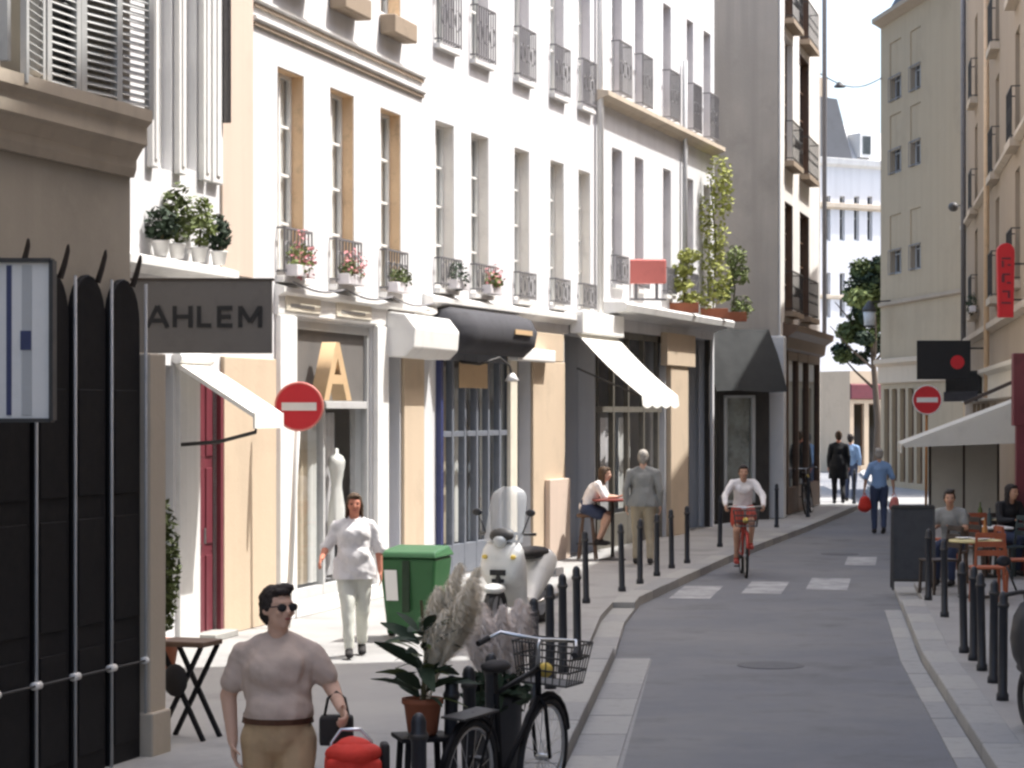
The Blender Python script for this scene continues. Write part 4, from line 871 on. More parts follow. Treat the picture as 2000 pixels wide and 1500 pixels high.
# ================================================================ PLANTS
def leaf_mesh(L, wd, m, fold=.2, seg=4):
    vs = []
    for i in range(seg+1):
        t = i/seg; q = wd*math.sin(math.pi*min(.98, t*.92+.05))**.8; d_ = -.35*L*t*t
        vs += [(-q, L*t, d_+fold*q), (0, L*t, d_), (q, L*t, d_+fold*q)]
    return MB().add(vs, [(3*i+j, 3*i+j+1, 3*i+j+4, 3*i+j+3) for i in range(seg) for j in range(2)]).mesh('leaf', m, True)
def leaf_cloud(b, c, r, n, s0, s1, seed=0, hollow=.35):
    rn = random.Random(seed)
    for _ in range(n):
        while True:
            p = V((rn.uniform(-1,1), rn.uniform(-1,1), rn.uniform(-1,1)))
            if hollow < p.length < 1: break
        q = V(c)+V((p.x*r[0], p.y*r[1], p.z*r[2])); s = rn.uniform(s0, s1)
        a = V((rn.uniform(-1,1), rn.uniform(-1,1), rn.uniform(-.6,.6))).normalized(); n_ = (p.normalized()+V((rn.uniform(-.8,.8), rn.uniform(-.8,.8), rn.uniform(0,1.2)))).normalized(); w_ = a.cross(n_).normalized()
        b.add([q-a*s, q+w_*s*.5+n_*s*.15, q+a*s, q-w_*s*.5+n_*s*.15], [(0,1,2,3)])
def plume(b, base, top, fl, n, seed):
    rn = random.Random(seed); base, top = V(base), V(top); ax = top-base; L = ax.length; ad = ax.normalized()
    for _ in range(n):
        t = rn.random()**.8; p = base+ax*(.30+.62*t); w_ = fl*(math.sin(math.pi*(.12+.80*t))**.8)*rn.uniform(.25, 1.0); a = rn.uniform(0, 6.283)
        o = V((math.cos(a), math.sin(a), 0)); ln_ = rn.uniform(.05, .13)*(1.15-.5*t); q = p+o*w_*.7+ad*ln_*.8; e = p+o*w_*1.25+ad*ln_*.9-V((0,0,.05*rn.random()))+V((.02,0,0)); s = ad.cross(o)*rn.uniform(.0014, .003)
        b.add([p-s, p+s, q+s, q-s, e], [(0,1,2,3), (3,2,4)])
# pot plant with broad dark leaves on a black stand
st = empty('plant_stand', V((-.50, 12.9, SW)), R(15), 'black four-legged stand under the terracotta pot', 'stand')
for x in (-.13, .13):
    for y in (-.13, .13): MB().bar((x,y,0), (x*.8,y*.8,.55), .03).build('leg', 'black_paint', st)
MB().box(-.15, .15, -.15, .15, .55, .575).build('top', 'black_paint', st, bevel=.005)
pt = empty('potted_plant', V((-.50, 12.9, SW+.575)), 0, 'broad-leaved dark plant with pale dry plumes in a terracotta pot', 'plant')
MB().lathe([(.075,0), (.085,.02), (.105,.17), (.118,.175), (.118,.205), (.10,.205), (.095,.18)], 18).build('pot', 'terracotta', pt, smooth=True)
big = leaf_mesh(.25, .038, 'leaf_dark'); big2 = leaf_mesh(.23, .032, 'leaf_mid')
rn = random.Random(3)
for i in range(46):
    z = .20+.40*(i/46); a = i*2.4; l = obj('leaf', big if i % 3 else big2, pt, loc=(.03*math.cos(a), .03*math.sin(a), z)); l.rotation_euler = (R(rn.uniform(-10, 65)), R(rn.uniform(-35, 35)), a-1.57+rn.uniform(-.5, .5)); s = rn.uniform(.55, 1.2); l.scale = (s, s, s)
MB().tube([(0,0,.15), (.02,.01,.45), (-.01,.02,.75)], [.018,.014,.008], 6).build('stem', 'stem', pt)
for i in range(9):
    b = MB(); bx = rn.uniform(-.04,.14); tp = (bx+rn.uniform(.02,.26), rn.uniform(-.1,.15), rn.uniform(.66,.96)); b.tube([(bx*.3,0,.2), tp], .004, 4); plume(b, (bx*.3,0,.2), tp, .105, 2300, i); b.build('plume', 'plume', pt)
pl = empty('planter', V((-.10, 15.2, SW)), 0, 'tall black planter of pale pinkish pampas plumes among the bollards', 'planter')
MB().lathe([(.13,0), (.15,.03), (.17,.50), (.18,.52), (.16,.52), (.15,.46)], 20).build('pot', 'scooter_black', pl, smooth=True)
for i in range(11):
    b = MB(); a = i*.7; tp = (.19*math.cos(a), .14*math.sin(a), rn.uniform(.92,1.16)); b.tube([(.05*math.cos(a),.05*math.sin(a),.45), tp], .004, 4); plume(b, (.05*math.cos(a),.05*math.sin(a),.45), tp, .10, 2300, 20+i); b.build('plume', 'plume_pink', pl)
fol = MB(); leaf_cloud(fol, (0,0,.55), (.22,.22,.16), 160, .05, .10, 5, 0); fol.build('foliage', 'leaf_dark', pl)
# tall shrub by the shop window behind the pier
def shrub(loc, r, h, m, label, pot='terracotta', n=500, s=(.03,.06), potr=.16, name='potted_shrub'):
    o = empty(name, loc, 0, label, 'plant')
    MB().lathe([(potr*.75,0), (potr,potr*1.5), (potr*1.08,potr*1.5), (potr*1.08,potr*1.7), (potr*.9,potr*1.7)], 16).build('pot', pot, o, smooth=True)
    MB().tube([(0,0,potr*1.4), (.02,0,h*.6)], .015, 6).build('stem', 'stem', o)
    b = MB(); leaf_cloud(b, (0,0,potr*1.6+h*.5), (r,r,h*.5), n, s[0], s[1], hash(label) % 1000); b.build('foliage', m, o); return o
shrub(V((xat(316, 21.4), 21.4, SW)), .16, 1.35, 'leaf_mid', 'tall green shrub in a pot by the shop window behind the pier', n=900)
# pots on the ledge above the AHLEM sign
mw = A.root.matrix_basis
for px, m_, lb, r_, h_, pm in ((290, 'leaf_dark', 'dark leafy pot plant at the pier end of the white house ledge', .17, .34, 'white_paint'), (322, 'leaf_mid', 'tall green pot plant on the white house ledge', .16, .62, 'white_paint'), (365, 'leaf_pale', 'pale shrub with brown tips in a white pot on the ledge', .17, .55, 'white_paint'), (405, 'leaf_dark', 'dark slender plant beside the downpipe on the ledge', .12, .40, 'white_paint')):
    shrub(mw @ V((A.u(px), -.13, zl+.165)), r_, h_, m_, lb, pm, 240, (.03,.06), .085)
# window boxes with flowers
def window_box(f, u, z, wd, fm, lm, label, h=.22, seed=0):
    o = empty('flower_box', f.root.matrix_basis @ V((u, -.16, z)), f.root.rotation_euler[2], label, 'flower box')
    MB().box(-wd/2, wd/2, -.07, .07, 0, .13).build('box', 'grey_lining', o, bevel=.008)
    b = MB(); leaf_cloud(b, (0,0,.19), (wd*.55,.13,h*.7), 170, .025, .05, seed, 0); b.build('foliage', lm, o)
    if fm: b = MB(); leaf_cloud(b, (0,-.03,.25), (wd*.55,.13,h), 110, .02, .035, seed+9, 0); b.build('blossom', fm, o)
for k, (o_, fm, lb) in enumerate(zip(opsC[:3], ('petal_pink', 'petal_pink', None), ('pink flower box on the tan window beside the pink pier', 'sparse pink flower box on the middle tan window', 'green leafy box on the tan window above the dark name plate'))): window_box(Cb, (o_[0]+o_[1])/2-.1, o_[2]+.002, .62, fm, 'leaf_mid' if k else 'leaf_pale', lb, .30 if k == 0 else .2, k)
window_box(D, opsD[0][0]+.5, opsD[0][2]+.002, .5, None, 'leaf_dark', 'dark leafy box on the first window above the dark blind', .3, 31); window_box(D, opsD[1][0]+.5, opsD[1][2]+.002, .55, 'petal_pink', 'leaf_pale', 'salmon flower box above the dark blind', .2, 32)
for i, (px, rx, rz_, zc, m_, lb) in enumerate(((1312, .42, .42, .55, 'leaf_lime', 'lime green bushy plant on the cafe cornice'), (1372, .50, 1.35, 1.5, 'leaf_lime', 'tall lime climbing plant rising from the cafe cornice'), (1410, .45, .75, .7, 'leaf_pale', 'darker green plant at the end of the cafe cornice'))):
    o = empty('climbing_plant', E.root.matrix_basis @ V((E.u(px), -.22, E.z(1290, 634)+.25)), 0, lb, 'plant')
    MB().box(-.30, .30, -.10, .10, 0, .2).build('trough', 'terracotta', o, bevel=.01); b = MB(); rn = random.Random(i)
    for j in range(7 if rz_ > 1 else 4): leaf_cloud(b, (rn.uniform(-.5,.5)*rx, rn.uniform(-.1,.1), .2+zc*2*(j+.3)/(7 if rz_ > 1 else 4)), (rx*.55, rx*.5, rz_*.34), 190, .04, .075, i*20+j, 0)
    b.build('foliage', m_, o); MB().tube([(0,0,.15), (.06,0,zc), (-.05,.02,zc*1.9)], .015, 6).build('stem', 'stem', o)
# street tree behind the apartment block
tp = V((xat(1712, 84), 84, SW-.0)); tr = empty('street_tree', tp, 0, 'leafy green street tree beside the beige apartment block', 'tree')
tb = MB(); tb.tube([(0,0,0), (.05,0,2), (-.1,0,4), (-.25,0,6.2)], [.16,.13,.10,.05], 9)
for a, z0, L in ((2.6,3.2,1.6), (3.5,3.9,1.8), (.5,4.2,1.3), (3.0,4.8,1.4), (1.5,4.6,1.2), (4.6,4.4,1.2)): tb.tube([(-.05,0,z0), (-.05+L*.5*math.cos(a), L*.5*math.sin(a), z0+.7), (-.1+L*math.cos(a), L*math.sin(a), z0+1.6)], [.06,.04,.015], 6)
tb.build('trunk', 'bark', tr, smooth=True)
for mm, sd, nn in (('leaf_dark', 1, 14), ('leaf_mid', 2, 20), ('leaf_pale', 3, 7)):
    b = MB(); rn = random.Random(sd)
    for j in range(nn):
        t = rn.uniform(0, 1); c = (-.15+rn.uniform(-.9, .6)*(1-.5*t)-.25*(1-t), rn.uniform(-.8,.8), 4.3+3.5*t); rr = rn.uniform(.26, .50)
        leaf_cloud(b, c, (rr, rr, rr*.8), 190, .08, .17, sd*50+j, .1)
    b.build('crown', mm, tr)
# ================================================================ RIGHT SIDE: TERRACE AND SIGNS
ta = Fac('terrace_awning', (xat(2004, 38)+.44, 41), (xat(2004, 38), 38), 3, 1, 'cream canvas awning with closed side over the cafe terrace', 'awning')
pr = 2.02; z1_, z0_ = zat(776, 38), zat(868, 37.6); b = MB()
b.prism([(ta.L, 0, z1_), (ta.L, -pr, z0_), (ta.L, -pr, z0_-.03), (ta.L, 0, z1_-.03)], (-ta.L, 0, 0)).build('canopy', 'canvas_cream', ta.root)
MB().prism([(ta.L+.004, 0, z1_-.02), (ta.L+.004, -pr+.02, z0_-.02), (ta.L+.004, -pr+.05, z0_-.06), (ta.L+.004, 0, z0_+.02)], (.012, 0, 0)).build('side_flap', 'canvas_cream', ta.root)
MB().box(0, ta.L, -pr-.012, -pr, z0_-.16, z0_-.002).build('valance', 'canvas_cream', ta.root)
MB().bar((ta.L-.1, 0, z1_+.35), (ta.L-.1, -1.0, z1_-.1), .06).build('arm', 'dark_brown', ta.root)
mp = empty('menu_post', V((7.52, 34, SW)), 0, 'dark maroon post with a red-brown board by the terrace', 'post')
MB().box(-.09, .25, -.05, .05, 0, 2.35).build('post', 'maroon', mp, bevel=.01); MB().box(-.14, .4, -.07, .07, 2.18, 3.25).build('board', 'maroon', mp, bevel=.015); MB().box(-.2, .36, -.2, .2, 0, .04).build('foot', 'iron', mp)
bs = empty('shop_sign', V((xat(1843, 50), 50, zat(703, 50))), 0, 'black projecting shop sign with a red roundel', 'sign'); hw, hh = 52*50/F, 38*50/F
MB().box(-hw, hw, -.05, .05, -hh, hh).build('panel', 'letter_black', bs, bevel=.01); MB().lathe([(.15,0), (.15,.012), (.001,.013)], 20).build('roundel', 'sign_red', bs).matrix_local = Matrix.Translation((hw*.5, -.05, -.05)) @ Matrix.Rotation(R(90), 4, 'X')
for q in (-1, 1): MB().bar((hw, 0, q*hh*.6), (hw+.55, 0, q*hh*.6), .04).build('bracket', 'iron', bs)
bs = empty('blind_case', V((xat(1898, 51), 51, zat(747, 51))), R(-80), 'black roller blind case under the black shop sign', 'blind'); MB().box(-1.0, 1.0, -.25, .25, -.25, .25).build('case', 'letter_black', bs, bevel=.04); MB().box(-1.0, 1.0, -.28, -.25, -.42, -.2).build('valance', 'awning_dark', bs)
vs_ = empty('vertical_sign', V((xat(1965, 38.4), 38.4, zat(550, 38.4))), 0, 'tall narrow red sign with pale marks on the tan house', 'sign'); hw, hh = 15*38.4/F, 70*38.4/F; n = 16
MB().prism([(-hw,0,-hh), (hw,0,-hh)]+[(hw*1.15*math.cos(a), 0, hh-.1+hw*1.15*math.sin(a)) for a in [i*math.pi/n for i in range(n+1)]], (0, .1, 0)).build('panel', 'sign_red', vs_, bevel=.01)
for i, (x0, x1, z, h_) in enumerate(((-.6,.6,.62,.03), (-.6,-.3,.40,.11), (.2,.6,.44,.03), (-.5,.5,.18,.03), (-.6,-.2,-.02,.12), (.1,.6,-.06,.03), (-.5,.5,-.30,.03), (.2,.5,-.46,.1), (-.6,.6,-.62,.03))): MB().box(hw*x0, hw*x1, -.012, -.001, z*1.0*hh-.0, z*hh+h_).build('mark', 'maroon', vs_)
for q in (-1, 1): MB().bar((hw, .05, q*hh*.5), (hw+.4, .05, q*hh*.5), .03).build('bracket', 'iron', vs_)
ln = empty('wall_lantern', R1.root.matrix_basis @ V((R1.u(1740), -.7, zat(600, 73))), 0, 'black cone lantern on the beige apartment block wall', 'lamp')
MB().lathe([(.02,.25), (.06,.22), (.22,-.02), (.24,-.10), (.20,-.11)], 14).build('hood', 'iron', ln, smooth=True); MB().lathe([(.17,-.55), (.20,-.12), (.19,-.11)], 12).build('glass', 'screen_pale', ln, smooth=True); MB().lathe([(.12,-.62), (.17,-.56), (.17,-.54)], 12).build('base', 'iron', ln); MB().bar((0,0,.2), (.75,.15,.25), .04).build('bracket', 'iron', ln)
sp = empty('spot_lamp', V((xat(1862, 62), 62, zat(404, 62))), 0, 'black spot lamp on an arm by the grey downpipe', 'lamp'); MB().ell((0,0,0), (.14,.2,.13)).build('head', 'iron', sp, smooth=True); MB().bar((.1,0,.03), (.55,.3,.08), .04).build('arm', 'iron', sp)
window_box(R2, R2.u(1912), R2.z(1912, 610), 1.0, None, 'leaf_dark', 'dark trailing plant box on the tan town house balcony', .4, 77)
ow = empty('overhead_wire', V((xat(1596, 60), 60, zat(140, 60))), 0, 'thin street wire with a small lamp strung across the street', 'wire'); e_ = V((xat(1722, 75), 75, zat(152, 75)))-ow.location
MB().tube([e_*t+V((0,0,-.35*math.sin(math.pi*t))) for t in [i/10 for i in range(11)]], .018, 5).build('wire', 'iron', ow); q = e_*.3; MB().lathe([(.03,.0), (.16,-.12), (.16,-.16), (.02,-.17)], 10, (q.x, q.y, q.z-.22)).build('lamp', 'iron', ow)
gw = empty('facade_cable', Cb.root.location, Cb.root.rotation_euler[2], 'thin dark cable sagging along the white house fronts', 'cable')
ua, ub = Cb.u(545), D.L+Cb.L-1.2; pts = [(ua+(Cb.L-ua)*i/24, -.17, zf1+.06-.07*abs(math.sin(i*math.pi/8))) for i in range(25)]; MB().tube(pts, .014, 5).build('cable', 'rail_grey', gw)
# terrace furniture
def cafe_table(p, m_, label, h=.74, r_=.34, group=None, square=False):
    o = empty('cafe_table', p, R(10), label, 'table', group)
    (MB().box(-r_, r_, -r_, r_, h-.03, h) if square else MB().lathe([(r_-.01,h-.03), (r_,h-.02), (r_,h-.005), (r_-.01,h)], 24)).build('top', m_, o, bevel=.004)
    MB().tube([(0,0,.03), (0,0,h-.03)], .03, 10).build('column', 'iron', o, smooth=True); MB().lathe([(.22,0), (.22,.015), (.05,.04), (.03,.06)], 18).build('foot', 'iron', o, smooth=True); return o
def cafe_chair(p, rz, m_, label, group=None, sh=.46):
    o = empty('cafe_chair', p, rz, label, 'chair', group)     # faces -y
    MB().box(-.20, .20, -.20, .20, sh-.03, sh).build('seat', m_, o, bevel=.012)
    for x in (-1, 1): bk = MB().bar((x*.18,.19,sh), (x*.17,.25,sh+.42), .03).build('back_post', m_, o)
    for i in range(3): MB().box(-.17, .17, .195+.016*i, .215+.016*i, sh+.14+.11*i, sh+.21+.11*i).build('back_slat', m_, bk)
    for x in (-.17, .17):
        for y in (-.17, .18): MB().bar((x*1.08, y*1.1, 0), (x, y, sh-.03), .03).build('leg', m_, o)
    return o
T1, T2 = V((7.15, 35.0, SW)), V((5.95, 29.6, SW))
cafe_table(T1, 'table_yellow', 'yellow-topped round cafe table under the terrace awning'); cafe_table(T2, 'table_yellow', 'yellow-topped round cafe table at the kerb side of the terrace')
cafe_chair(V((6.62, 30.2, SW)), R(95), 'chair_orange', 'orange wooden cafe chair turned to the kerb side table'); cafe_chair(V((6.55, 35.1, SW)), R(-88), 'chair_orange', 'orange wooden cafe chair under the terrace awning'); cafe_chair(V((7.3, 33.9, SW)), R(25), 'dark_brown', 'dark chair under the guest in the black jacket'); cafe_chair(V((7.75, 35.2, SW)), R(90), 'brown_wood', 'dark cafe chair under the dark-clothed sitter'); cafe_chair(V((6.08, 31.9, SW)), R(-25), 'brown_wood', 'dark cafe chair under the sitter with dark hair'); cafe_chair(V((5.93, 28.75, SW)), R(178), 'chair_orange', 'orange wooden cafe chair tucked at the kerb side table')
wb = empty('canvas_screen', V((7.85, 40.2, SW)), R(4), 'pale canvas screen closing the far end of the terrace', 'screen')
MB().box(-.55, .62, -.015, .015, .55, 1.86).build('canvas', 'canvas_cream', wb); MB().box(-.55, .62, -.014, .014, .08, .54).build('lower_panel', 'grey_lining', wb)
for x in (-.57, .03, .64): MB().bar((x,0,0), (x,0,1.92), .04).build('post', 'dark_brown', wb)
for i, (x, y, rz_, m_, lb) in enumerate(((6.75,32.9,120,'dark_brown','dark chair pushed in behind the middle terrace table'), (7.35,31.8,70,'brown_wood','brown chair beside the maroon post'), (6.9,33.9,10,'chair_orange','orange chair between the two round tables'), (7.2,33.1,-60,'teal_dark','dark teal chair beside the square terrace table'), (6.45,33.8,-100,'dark_brown','dark chair behind the sitter with dark hair'), (5.6,30.2,-70,'dark_brown','dark chair on the road side of the kerb table'))): cafe_chair(V((x,y,SW)), R(rz_), m_, lb)
T3 = V((6.85, 33.3, SW)); cafe_table(T3, 'white_paint', 'small white square table in the middle of the terrace', .73, .30, square=True)
for i, (tb_, dx, dy, m_, lb) in enumerate(((T1,.0,.18,'windscreen_','green bottle on the yellow table under the awning'), (T3,.05,.0,'teal_dark','dark bottle on the white square table'), (T2,.15,.12,'orange_wood','amber bottle on the kerb side table'))):
    o = MB().lathe([(.034,0), (.036,.02), (.036,.15), (.014,.20), (.013,.26), (.016,.265)], 14).build('bottle', 'leaf_mid' if i == 0 else m_, None, smooth=True); o.location = tb_+V((dx,dy,.741 if tb_ is not T3 else .731)); tag(o, lb, 'bottle')
def dish(p, r_, m_, label, nm='plate', cat='plate'):
    o = MB().lathe([(r_*.5,0), (r_*.6,.005), (r_,.022), (r_*.95,.024), (r_*.5,.010)], 18).build(nm, m_, None, smooth=True); o.location = p; tag(o, label, cat)
dish(T1+V((-.10,-.12,.741)), .12, 'white_paint', 'white plate on the yellow table under the awning'); dish(T2+V((.05,-.1,.741)), .13, 'white_paint', 'white plate on the kerb side table near the orange chair'); dish(T2+V((-.12,.14,.741)), .11, 'white_paint', 'smaller white plate on the kerb side table'); dish(T1+V((.12,.1,.741)), .1, 'teal_dark', 'dark bowl on the yellow table under the awning', 'bowl', 'bowl')
BT = V((1.62, 37.1, SW)); cafe_table(BT, 'red_brown', 'tall red-brown square bar table outside the cafe', .98, .33, square=True)
bo = empty('bar_stool', V((1.22, 37.25, SW)), R(80), 'brown bar stool under the sitter in white', 'stool'); MB().lathe([(.16,.68), (.18,.70), (.18,.73), (.15,.74)], 18).build('seat', 'brown_wood', bo)
for a in range(4): MB().bar((.20*math.cos(a*1.57+.8), .20*math.sin(a*1.57+.8), 0), (.10*math.cos(a*1.57+.8), .10*math.sin(a*1.57+.8), .69), .03).build('leg', 'brown_wood', bo)
MB().tube([(.17*math.cos(a*.5236), .17*math.sin(a*.5236), .25) for a in range(12)], .01, 6, closed=True).build('foot_ring', 'iron', bo)
# ================================================================ PEOPLE
JOBS = []
def remesh(mb, name, vox, m, smooth_it=4, wr=0.0, wf=9, seed=0, hem=None, cap=None, folds=0):
    """one continuous skin over the joined volumes; finished for all figures at once in flush()"""
    ob = bpy.data.objects.new('tmp', mb.mesh('tmp')); col.objects.link(ob); ph = bpy.data.meshes.new(name)
    md = ob.modifiers.new('r', 'REMESH'); md.mode = 'VOXEL'; md.voxel_size = vox; md.adaptivity = 0
    if smooth_it: sm = ob.modifiers.new('s', 'SMOOTH'); sm.factor = .5; sm.iterations = smooth_it
    JOBS.append((ob, ph, name, m, wr, wf, seed, hem, cap, folds)); return ph
def flush():
    dg = bpy.context.evaluated_depsgraph_get()
    outs = [bpy.data.meshes.new_from_object(j[0].evaluated_get(dg)) for j in JOBS]
    done = {}
    for (ob, ph, name, m, wr, wf, seed, hem, cap, folds), out in zip(JOBS, outs):
        if wr:
            n = len(out.vertices); P = [0.0]*(3*n); N = [0.0]*(3*n); out.vertices.foreach_get('co', P); out.vertex_normals.foreach_get('vector', N)
            for i in range(n):
                x, y, z = P[3*i:3*i+3]; h = wr*(noise.noise(V((x*wf+seed, y*wf, z*wf)))+.5*noise.noise(V((x*wf*2.4, y*wf*2.4, z*wf*1.1+seed))))
                if folds: h += folds*(1-abs(noise.noise(V((x*4+seed, y*4, z*15+x*9))))*3.0)
                P[3*i] = x+N[3*i]*h; P[3*i+1] = y+N[3*i+1]*h; P[3*i+2] = z+N[3*i+2]*h
            out.vertices.foreach_set('co', P); out.update()
        if hem is not None or cap is not None:
            bm = bmesh.new(); bm.from_mesh(out)
            if hem is not None: bmesh.ops.bisect_plane(bm, geom=bm.verts[:]+bm.edges[:]+bm.faces[:], plane_co=(0,0,hem), plane_no=(0,0,1), clear_inner=True)
            if cap is not None: bmesh.ops.bisect_plane(bm, geom=bm.verts[:]+bm.edges[:]+bm.faces[:], plane_co=(0,0,cap), plane_no=(0,0,1), clear_outer=True)
            bm.to_mesh(out); bm.free()
        out.materials.clear(); out.materials.append(M[m]); out.polygons.foreach_set('use_smooth', [True]*len(out.polygons))
        done[ph] = out
    for o in list(col.objects):
        if o.type == 'MESH' and o.data in done: o.data = done[o.data]
    bpy.data.batch_remove([j[0] for j in JOBS]+[j[1] for j in JOBS])
def hand(b, el, wr, curl, side_hint=(0,-1,0), sc_=1.0, mirror=1, grip=False):
    el, wr = V(el), V(wr); t = (wr-el).normalized(); sd = V(side_hint); sd = (sd-t*sd.dot(t)).normalized(); nrm = t.cross(sd)*mirror   # sd: across the palm to the thumb
    s = sc_; b.eseg(wr, wr+t*.075*s, .026*s, .017*s, .040*s, .016*s, side=sd)
    for i, (off, L) in enumerate(((.030,.068), (.010,.078), (-.010,.072), (-.029,.055))):
        p = wr+t*.082*s+sd*off*s; d = t; segs = [L*.45, L*.32, L*.26]; a = curl*.6
        for q in segs:
            d = (t*math.cos(a)+nrm*math.sin(a)).normalized(); p2 = p+d*q*s; b.eseg(p, p2, .0092*s, .0092*s, .0082*s, .0082*s, side=sd, n=8); p = p2; a += curl
    p = wr+t*.022*s+sd*.030*s; d = (t*.55+sd*.75+nrm*.35).normalized(); p2 = p+d*.042*s; d2 = (t*.85+sd*.15+nrm*(.5+.5*curl)).normalized(); b.eseg(p, p2, .012*s, .012*s, .010*s, .010*s, side=nrm, n=8); b.eseg(p2, p2+d2*.035*s, .010*s, .010*s, .008*s, .008*s, side=nrm, n=8)
BASE = dict(pelvis=(0,0,.93), waist=(0,0,1.08), chest=(0,-.005,1.27), neck=(0,.012,1.440), head=(0,-.015,1.575),
            sR=(.172,.01,1.352), sL=(-.172,.01,1.352), eR=(.225,.035,1.11), eL=(-.225,.035,1.11), wR=(.235,-.03,.87), wL=(-.235,-.03,.87),
            hR=(.09,0,.90), hL=(-.09,0,.90), kR=(.095,-.02,.49), kL=(-.095,-.02,.49), aR=(.095,.02,.09), aL=(-.095,.02,.09), fR=(0,-1,0), fL=(0,-1,0))
def person(label, loc, rz, H, pose, skin='skin', top=('cloth_white', 'short'), bottom=('cloth_tan', 'long'), shoes='leather', hair=('hair_dark', 'short'), fat=1.0, woman=False, look=0, nod=0, vox=.013, curl=(.35, .35), glasses=False, coat=0, seed=0, thumbs=((0,-1,0), (0,-1,0)), wr=.006, collar=0, hem=None, belt=None, cap=None, folds=0):
    J = {k: V(v) for k, v in BASE.items()}; J.update({k: V(v) for k, v in pose.items()}); s = H/1.7
    for k in J:
        if k not in ('fR', 'fL'): J[k] = J[k]*s
    f = fat*s
    def torso(b, e, lo=True):
        up = V((0,1,0))
        b.eseg(J['pelvis'], J['waist'], .155*f+e, .112*f+e, .135*f+e, .100*f+e); b.eseg(J['waist'], J['chest'], .135*f+e, .100*f+e, .150*f+e, .112*f+e)
        nk = J['neck']; ax = (nk-J['chest']).normalized(); b.eseg(J['chest'], J['chest'].lerp(nk, .50), .150*f+e, .108*f+e, .118*s+e, .075*s+e)
        for q in 'LR':
            b.eseg(nk-ax*.018*s, J['s'+q]-ax*.004*s, .040*s+e*.8, .044*s+e*.8, .044*s+e, .046*s+e, side=(0,1,0))
            b.eseg(J['chest'].lerp(nk, .25).lerp(J['s'+q], .35), J['s'+q]-ax*.03*s, .070*s+e, .070*s+e, .048*s+e, .052*s+e, side=(0,1,0))
        if woman:
            for x in (-.062, .062): b.ell(J['chest']+V((x*f, 0, 0))+V((0,-1,0))*(.070*f+e*.6), (.054*f+e, .038*f+e, .050*f+e))
            b.ell(J['chest']+V((0,-1,0))*(.075*f+e*.6)-ax*.01, (.112*f+e, .042*f+e, .072*f+e))
        if fat > 1.05: b.ell(J['waist']+V((0,-.035*f,-.03*s)), (.140*f+e, .105*f+e, .12*s+e))
    def arm(b, q, e, upto):
        sh, el, wr_ = J['s'+q], J['e'+q], J['w'+q]; g = .5+.5*fat
        b.eseg(sh, el if upto > .5 else sh.lerp(el, upto*2), (.052 if upto > .5 else .046)*s*g+e, (.052 if upto > .5 else .046)*s*g+e, (.040+(0 if upto > .5 else .006))*s*g+e*(1 if upto > .5 else 1.15), (.040+(0 if upto > .5 else .006))*s*g+e*(1 if upto > .5 else 1.15))
        if upto > .5: k = (upto-.5)*2; b.eseg(el, el.lerp(wr_, k), .041*s*g+e, .041*s*g+e, (.041-.015*k)*s*g+e, (.041-.017*k)*s*g+e)
    def leg(b, q, e, upto):
        h, k, a = J['h'+q], J['k'+q], J['a'+q]; g = .45+.55*fat
        if upto > .5:
            b.eseg(h, k, .086*s*g+e, .088*s*g+e, .054*s+e, .056*s+e); b.eseg(k, k.lerp(a, (upto-.5)*2), .054*s+e, .056*s+e, (.054-.022*(upto-.5)*2)*s+e*1.3, (.056-.022*(upto-.5)*2)*s+e*1.3)
            if -.001 < e < .004: b.ell(k.lerp(a, .3)+V((0,.018*s,0)), (.048*s, .052*s, .11*s))
        else: b.eseg(h, h.lerp(k, upto*2), .086*s*g+e, .088*s*g+e, (.086-.03*upto*2)*s*g+e*1.6, (.088-.03*upto*2)*s*g+e*1.6)
    hm = Matrix.Translation(J['head']) @ Euler((nod, 0, look)).to_matrix().to_4x4() @ Matrix.Scale(s, 4)
    b = MB(); torso(b, -.014)
    for q in 'LR': arm(b, q, -.008 if top[1] == 'long' else 0, 1); leg(b, q, -.014 if bottom[1] == 'long' else 0, 1)
    for q, m_, c, th in (('R', 1, curl[0], thumbs[0]), ('L', -1, curl[1], thumbs[1])): hand(b, J['e'+q], J['w'+q], c, th, s, m_)
    for q in 'LR': d = J['f'+q].normalized(); b.eseg(J['a'+q]+V((0,0,-.045*s))-d*.03*s, J['a'+q]+V((0,0,-.058*s))+d*.13*s, .036*s, .036*s, .038*s, .026*s, side=d.cross(V((0,0,1)))); b.eseg(J['a'+q], J['a'+q]-V((0,0,.04*s)), .034*s, .036*s, .034*s, .038*s)
    b.eseg(J['neck']-V((0,0,.03*s)), J['head']-V((0,-.01*s,.07*s)), .054*s*(.6+.4*fat), .056*s, .050*s*(.6+.4*fat), .054*s)
    hb = MB(hm); hb.ell((0,.012,.025), (.073,.092,.092), 18, 12); hb.ell((0,-.018,-.045), (.056,.066,.068), 16, 10); hb.ell((0,-.052,-.082), (.028,.026,.024)); hb.eseg((0,-.080,.018), (0,-.100,-.022), .009, .009, .014, .012); hb.ell((0,-.072,.030), (.055,.018,.014)); hb.ell((0,-.082,-.052), (.024,.010,.010))
    for x in (-.074, .074): hb.ell((x,.014,-.005), (.010,.020,.032))
    for x in (-.035, .035): hb.ell((x,-.070,-.022), (.024,.018,.018))
    b.v += hb.v; o_ = len(b.v)-len(hb.v); b.f += [tuple(i+o_ for i in q) for q in hb.f]
    root = obj('person', remesh(b, 'person', vox, skin, 3)); root.location = loc; root.rotation_euler = (0, 0, rz); tag(root, label, 'person')
    # clothes
    tm, sl = top; up = {'none': 0, 'cap': .2, 'short': .34, 'elbow': .5, 'long': .97}[sl]; e = .013
    tb_ = MB(); torso(tb_, e)
    for q in 'LR':
        if up: arm(tb_, q, e, up)
